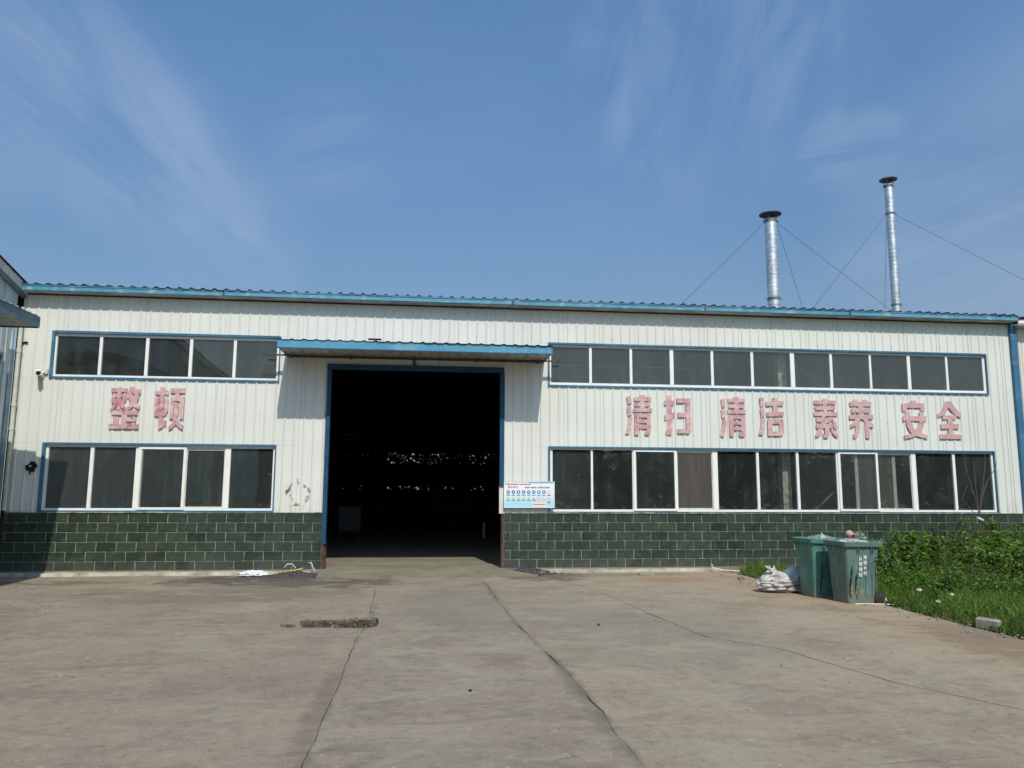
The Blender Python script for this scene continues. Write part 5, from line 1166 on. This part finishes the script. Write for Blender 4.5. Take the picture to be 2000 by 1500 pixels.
for k in range(5):       # worn-off characters on the front: only strokes are left
    u0 = .36-.065*k
    for j in range(4): u = u0+rr.uniform(-.02, .02); z = .43+rr.uniform(-.022, .022); w_, h_ = (.022, .004) if j % 2 else (.004, .024); mb.add([(-.055*zz-.021, uu, zz) for uu, zz in ((u-w_/2, z-h_/2), (u+w_/2, z-h_/2), (u+w_/2, z+h_/2), (u-w_/2, z+h_/2))], [(0, 1, 2, 3)])
mb.build('worn_lettering', plain('worn_print', (.30, .36, .33), .6, bump=0), bA)
# what sticks out of the bins
def inb(mb, name, mat, label, cat, base, smooth=False):
    o = mb.build(name, mat, None, smooth=smooth); o.location = base; tag(o, label, cat); return o
inb(MB().add([(0, 0, 0), (.11, .02, -.01), (.13, .02, .01), (.02, 0, .12), (0, .02, 0), (.11, .04, -.01), (.13, .04, .01), (.02, .02, .12)], [(0, 1, 2, 3), (4, 7, 6, 5), (0, 4, 5, 1), (1, 5, 6, 2), (2, 6, 7, 3), (3, 7, 4, 0)]), 'board_scrap', MT['upvc_old'], 'pale folded board scrap sticking out between the two bins', 'scrap', (15.42, -4.35, .90))
n = 14; mb = MB()
for (r0, y0) in ((.055, 0), (.055, .12), (.038, .12), (.038, 0)):
    for k in range(n): a_ = 2*math.pi*k/n; mb.v.append((r0*1.1*math.cos(a_), y0, r0*math.sin(a_)))
for i in range(4):
    for k in range(n): mb.f.append((i*n+k, i*n+(k+1) % n, ((i+1) % 4)*n+(k+1) % n, ((i+1) % 4)*n+k)); mb.mi.append(0)
o = inb(mb, 'pipe_ring', MT['pinkpipe'], 'short pinkish pipe end on top of the front bin rubbish', 'pipe', (15.72, -4.86, .975), True); o.rotation_euler = (.5, 0, .2)
crumple('green_net', MT['bin_b'], 15.86, -4.80, .93, .10, .08, .07, 3, 14, 'crumpled green netting on top of the front bin rubbish', 'netting', .9)
crumple('rubbish', MT['sack'], 15.72, -4.86, .82, .24, .20, .08, 13, 14, 'mixed rubbish filling the front bin to its rim', 'rubbish', .8)
crumple('rubbish', MT['bin_b'], 15.50, -4.14, .82, .24, .20, .09, 15, 14, 'green bagged rubbish filling the rear bin to its rim', 'rubbish', .8)
crumple('plastic_bottle', MT['plastic_w'], 16.12, -4.98, GZ+.01, .055, .05, .06, 21, 10, 'crushed white bottle beside the bin wheel', 'bottle', .5)
o = MB().tube([(15.5, -5.19, GZ+.012), (15.7, -5.21, GZ+.015), (15.95, -5.24, GZ+.012), (16.12, -5.30, GZ+.01)], .010, 6).build('white_strip', MT['upvc_old']); tag(rebase(o, (15.8, -5.2, GZ)), 'thin white strip on the concrete along the foot of the front bin', 'strip')
for (x, y, z, lb) in ((16.75, -5.0, .10, 'small pink and white scrap in the grass, nearest the bin wheel'), (17.1, -5.3, .06, 'small pinkish scrap in the grass farther right of the bin wheel'), (16.55, -5.75, .02, 'small bright white scrap at the front edge of the grass')):
    crumple('paper_scrap', MT['plastic_w'] if 'bright' in lb else plain('pinkish_scrap', (.66, .52, .5), .6, bump=0), x, y, z, .038, .03, .03, x*3, 8, lb, 'scrap', .6)['group'] = 'scraps in the grass'

# ================================================================== GREENERY
def blades(name, P, H, Wd, C, mat=None, bend=.35):
    n = len(P); an = rng.uniform(0, 2*np.pi, n); dx, dy = np.cos(an), np.sin(an); la = rng.uniform(0, 2*np.pi, n); le = rng.uniform(.05, bend, n)*H
    lx, ly = np.cos(la)*le, np.sin(la)*le
    b0 = P+np.stack([dx*Wd/2, dy*Wd/2, 0*dx], 1); b1 = P-np.stack([dx*Wd/2, dy*Wd/2, 0*dx], 1)
    mid = P+np.stack([lx*.35, ly*.35, H*.55], 1); m0 = mid+np.stack([dx*Wd*.4, dy*Wd*.4, 0*dx], 1); m1 = mid-np.stack([dx*Wd*.4, dy*Wd*.4, 0*dx], 1)
    tip = P+np.stack([lx, ly, H*(1-.25*le/np.maximum(H, .01))], 1)
    V = np.stack([b0, b1, m0, m1, tip], 1).reshape(-1, 3); i = np.arange(n)[:, None]*5
    F = np.concatenate([i+[0, 1, 3], i+[0, 3, 2], i+[2, 3, 4]], 0); CC = np.repeat(C, 5, 0)
    return leaves_mesh(name, V, F, CC, mat or MT['grass'])
def veg_ok(x, y): return x > np.interp(-y, [0, .5, 2.4, 3.6, 5.0, 8.3, 14, 24], [15.35, 15.40, 15.42, 15.66, 15.93, 15.93, 16.15, 16.3])
def grass_cloud(n, x0, x1, y0, y1, h0, h1, clump=1.0):
    x = rng.uniform(x0, x1, n); y = rng.uniform(y0, y1, n)
    cl = np.array([mnoise.noise(Vector((a*1.7, b*1.7, 0)))+.6*mnoise.noise(Vector((a*5, b*5, 3))) for a, b in zip(x, y)])
    eg_ = x-np.interp(-y, [0, .5, 2.4, 3.6, 5.0, 8.3, 14, 24], [15.35, 15.40, 15.42, 15.66, 15.93, 15.93, 16.15, 16.3])
    keep = (eg_ > .06+.34*cl) & (cl > -.75+.5*np.exp(-np.maximum(eg_, 0)*3)) ; x, y, cl, eg_ = x[keep], y[keep], cl[keep], eg_[keep]
    h = rng.uniform(h0, h1, len(x))*(.75+.7*np.clip(cl+.3, 0, 1))*np.clip(.35+eg_*1.3, .35, 1)
    t = rng.uniform(0, 1, (len(x), 1)); base = np.array([.065, .135, .018])*(1-t)+np.array([.16, .25, .04])*t
    dry = rng.uniform(0, 1, (len(x), 1)) < .05+.25*np.exp(-np.maximum(eg_, 0)[:, None]*6); base = np.where(dry, np.array([.20, .16, .075]), base)
    base = base*(.55+.75*rng.uniform(0, 1, (len(x), 1)))*np.clip(1+.9*cl, .5, 1.3)[:, None]
    return np.stack([x, y, np.full(len(x), -.10)], 1), h, rng.uniform(.007, .014, len(x)), base
P, H, Wd, C = grass_cloud(60000, 15.3, 19.5, -10.5, -2.0, .06, .30)
o = blades('grass', P, H, Wd, C, bend=1.1); o['kind'] = 'stuff'
P, H, Wd, C = grass_cloud(16000, 15.3, 17.8, -2.6, -.25, .10, .26)
o = blades('grass', P, H, Wd, C, bend=.7); o['kind'] = 'stuff'
P, H, Wd, C = grass_cloud(16000, 15.8, 24, -16, -10, .12, .34)
o = blades('grass', P, H, Wd, C, bend=.8); o['kind'] = 'stuff'
# weeds in the pit and tufts on the joints
def tuft(cx, cy, rx, ry, n, h, z=-.16):
    x = cx+rng.normal(0, rx, n); y = cy+rng.normal(0, ry, n); t = rng.uniform(0, 1, (n, 1))
    return np.stack([x, y, np.full(n, z)], 1), rng.uniform(h*.4, h, n), np.full(n, .008), (np.array([.06, .085, .03])*(1-t)+np.array([.17, .14, .08])*t)
parts = [tuft(7.78, -6.05, .08, .14, 200, .11), tuft(6.97, -6.35, .06, .10, 160, .10), tuft(7.65, -6.5, .1, .05, 120, .08), tuft(6.82, -6.45, .05, .04, 60, .07, GZ)]
o = blades('pit_weeds', *[np.concatenate([q[k] for q in parts]) for k in range(4)], bend=.8); o['kind'] = 'stuff'
def leafset(pos, az, el, ln, wd, col, fold=.25):
    """folded pointed leaves: base, left, tip, right"""
    d = np.stack([np.cos(az)*np.cos(el), np.sin(az)*np.cos(el), np.sin(el)], 1); s = np.stack([-np.sin(az), np.cos(az), 0*az], 1); u = np.cross(d, s); u *= np.sign(u[:, 2:3]+1e-9)
    ro = rng.uniform(-.5, .5, len(az))[:, None]; s = s*np.cos(ro)+u*np.sin(ro)
    mid = pos+d*(ln*.42)[:, None]; lf = mid+s*(wd/2)[:, None]+u*(wd*fold)[:, None]; rt_ = mid-s*(wd/2)[:, None]+u*(wd*fold)[:, None]
    tip = pos+d*ln[:, None]-np.array([0, 0, 1])*(ln*.18)[:, None]
    l2 = pos+d*(ln*.12)[:, None]+s*(wd*.38)[:, None]; r2_ = pos+d*(ln*.12)[:, None]-s*(wd*.38)[:, None]
    V = np.stack([pos, l2, lf, tip, rt_, r2_], 1).reshape(-1, 3); i = np.arange(len(pos))[:, None]*6
    F = np.concatenate([i+[0, 1, 2], i+[0, 2, 3], i+[0, 3, 4], i+[0, 4, 5]], 0)
    return V, F, np.repeat(col, 6, 0)
class LS:
    def __init__(s): s.V = []; s.F = []; s.C = []; s.n = 0
    def add(s, V, F, C): s.V.append(V); s.F.append(F+s.n); s.C.append(C); s.n += len(V)
    def build(s, name, parent=None): return leaves_mesh(name, np.concatenate(s.V), np.concatenate(s.F), np.concatenate(s.C), MT['leaf'], parent)
def stem_leaves(ls, stems, bx, by, h, nl, l0, l1, ca, cb, spread, asp=.6, z0=GZ, low=.25):
    ax = rng.uniform(-.18, .18); ay = rng.uniform(-.18, .18)
    f = rng.uniform(low, 1, nl)**.8; az = rng.uniform(0, 2*np.pi, nl); out_ = spread*(1.05-f*.55)*rng.uniform(.2, 1, nl)
    pos = np.stack([bx+ax*h*f+np.cos(az)*out_, by+ay*h*f+np.sin(az)*out_, z0+h*f+rng.uniform(-.03, .03, nl)], 1)
    t = rng.uniform(0, 1, (nl, 1)); col = (np.array(ca)*(1-t)+np.array(cb)*t)*(.75+.5*rng.uniform(0, 1, (nl, 1)))
    ln = rng.uniform(l0, l1, nl)*(1.1-.35*f)
    ls.add(*leafset(pos, az, rng.uniform(-.45, .45, nl), ln, ln*asp*rng.uniform(.8, 1.15, nl), col))
    if stems is not None: stems.tube([(bx, by, z0-.03), (bx+ax*h*.5, by+ay*h*.5, z0+h*.5), (bx+ax*h*.95, by+ay*h*.95, z0+h*.95)], [.008, .006, .003], 4, False)
CA, CB = (.048, .112, .016), (.175, .29, .046)
ls = LS(); st = MB()
for k in range(560):
    x = random.uniform(16.85, 23.8); y = random.uniform(-6.2, -.15)
    front = float(np.interp(x, [16.8, 17.4, 18.6, 19.4, 21, 24], [-3.0, -3.2, -4.2, -5.0, -5.9, -6.4]))
    if y < front or x < 16.9+(y+3.3)*.66: continue
    top = float(np.interp(x, [16.8, 17.3, 18.2, 19.2, 19.8, 20.6, 21.8, 23.8], [.66, .74, .78, .92, .80, .90, 1.02, 1.15]))
    nf = mnoise.noise(Vector((x*1.3, y*1.3, 0)))
    h = top*(.88+.55*nf+random.uniform(-.16, .14)); h *= float(np.interp(y-front, [0, .5, 1.2], [.50, .8, 1]))
    big = nf > .02
    stem_leaves(ls, st, x, y, h, 36 if big else 60, .09 if big else .045, .18 if big else .095, CA, CB, .17, .68 if big else .36)
for k in range(420):                                   # low filling along the front
    x = random.uniform(16.5, 20.5); front = float(np.interp(x, [16.5, 17.4, 18.6, 19.4, 20.5], [-3.0, -3.4, -4.5, -5.2, -6.0])); y = front-abs(random.gauss(0, .7))
    if not veg_ok(x, y) or x < 16.6+(y+3.3)*.66: continue
    stem_leaves(ls, None, x, y, random.uniform(.16, .42)*(1.2-.12*(front-y)), 22, .035, .085, CA, CB, .12, .5)
for k in range(520):                                   # low weeds among the grass
    x = random.uniform(15.7, 19.5); y = random.uniform(-10, -2.6)
    if not veg_ok(x-.08, y) or mnoise.noise(Vector((x*1.2, y*1.2, 7))) < -.05: continue
    stem_leaves(ls, None, x, y, random.uniform(.08, .26), 16, .03, .09, (.04, .09, .016), (.12, .20, .035), .11, .45)
o = ls.build('weeds'); o['kind'] = 'stuff'; o2 = st.build('weed_stems', MT['bark']); o2['kind'] = 'stuff'
# the plants that stand out
def plant(name, label, cat, x, y, items):
    t = thing(name, label, cat, (x, y, GZ)); ls = LS(); st = MB()
    for (dx, dy, h, nl, l0, l1, ca, cb, sp, asp) in items: stem_leaves(ls, st, dx, dy, h, nl, l0, l1, ca, cb, sp, asp, 0.0, .1)
    ls.build('foliage', t); st.build('stem', MT['bark'], t); return t
plant('shrub', 'taller bush with yellowish and reddish leaf tips below the right end of the window', 'shrub', 20.75, -1.1,
      [(random.uniform(-.26, .26), random.uniform(-.15, .15), random.uniform(.85, 1.28), 90, .03, .07, (.07, .115, .02), (.24, .17, .035), .14, .5) for k in range(12)])
plant('broad_leaved_weed', 'low broad-leaved weed standing alone in front of the dark weeds right of the bins', 'weed', 17.55, -4.55,
      [(random.uniform(-.28, .28), random.uniform(-.15, .15), random.uniform(.25, .52), 22, .09, .15, (.06, .12, .03), (.12, .20, .05), .16, .7) for k in range(6)])
plant('leafy_weed', 'tall leafy weed rising above the others in the middle of the patch', 'weed', 19.05, -1.6,
      [(random.uniform(-.22, .22), random.uniform(-.1, .1), random.uniform(.85, 1.06), 40, .09, .15, (.06, .125, .02), (.13, .22, .04), .17, .7) for k in range(5)])
plant('leafy_weed', 'leafy weed with large pale round leaves right beside the front bin', 'weed', 17.1, -3.2,
      [(random.uniform(-.3, .3), random.uniform(-.15, .15), random.uniform(.5, .85), 40, .09, .15, (.07, .14, .03), (.13, .22, .05), .18, .8) for k in range(6)])
t = thing('bare_sapling', 'leafless sapling with thin upright twigs in front of the last window pane', 'sapling', (21.0, -1.0, GZ))
MB().tube([(0, 0, 0), (-.02, 0, .7), (.0, 0, 1.3)], [.02, .017, .013], 7).build('trunk', MT['bark'], t)
tw = MB(); twigs = [[(0, 0, 1.25), (-.10, 0, 1.75), (-.22, .02, 2.3), (-.26, .02, 2.75)], [(0, 0, 1.2), (-.04, 0, 1.8), (-.05, 0, 2.3), (-.06, 0, 2.6)], [(0, 0, 1.3), (.10, 0, 1.7), (.20, .02, 2.2), (.26, .02, 2.55), (.25, .02, 2.75)], [(0, 0, 1.25), (.03, -.05, 1.7), (.08, -.06, 2.0)], [(-.1, 0, 1.75), (-.24, 0, 1.95), (-.42, 0, 1.6)], [(.1, 0, 1.7), (.25, .0, 2.05), (.48, 0, 2.35), (.52, 0, 2.5)], [(0, 0, 1.15), (-.15, 0, 1.35), (-.35, 0, 1.6)]]
for q in twigs: tw.tube(q, [.011]+[.008]*(len(q)-2)+[.003], 5)
tw.build('twigs', MT['bark'], t)
MB().tube([(-.09, -.02, 1.24), (-.02, -.03, 1.20), (.06, -.03, 1.17)], [.012, .03, .02], 6).build('white_tie', MT['plastic_w'], t)

# woods behind the workshop and behind the photographer (seen in the glass)
def wood(name, x0, x1, y0, y1, h, n, size, seed):
    r_ = np.random.default_rng(seed); cx = r_.uniform(x0, x1, n); cy = r_.uniform(y0, y1, n)
    top = h*(.78+.22*np.sin(cx*.31+seed)+.12*np.sin(cx*.83+2)+.06*np.sin(cx*2.1)); z = top*r_.uniform(0, 1, n)**.7
    az = r_.uniform(0, 6.28, n); t = r_.uniform(0, 1, (n, 1)); col = np.array([.02, .045, .012])*(1-t)+np.array([.07, .12, .03])*t
    ln = r_.uniform(size*.6, size*1.3, n); V, F, C = leafset(np.stack([cx, cy, z], 1), az, r_.uniform(-.8, .8, n), ln, ln*.7, col)
    o = leaves_mesh(name, V, F, C, MT['leaf']); o['kind'] = 'stuff'
wood('distant_wood', -60, 80, -62, -48, 8.6, 30000, 1.0, 3)
wood('rear_wood', -8, 24, 46.9, 50.5, 9.5, 62000, .34, 5)
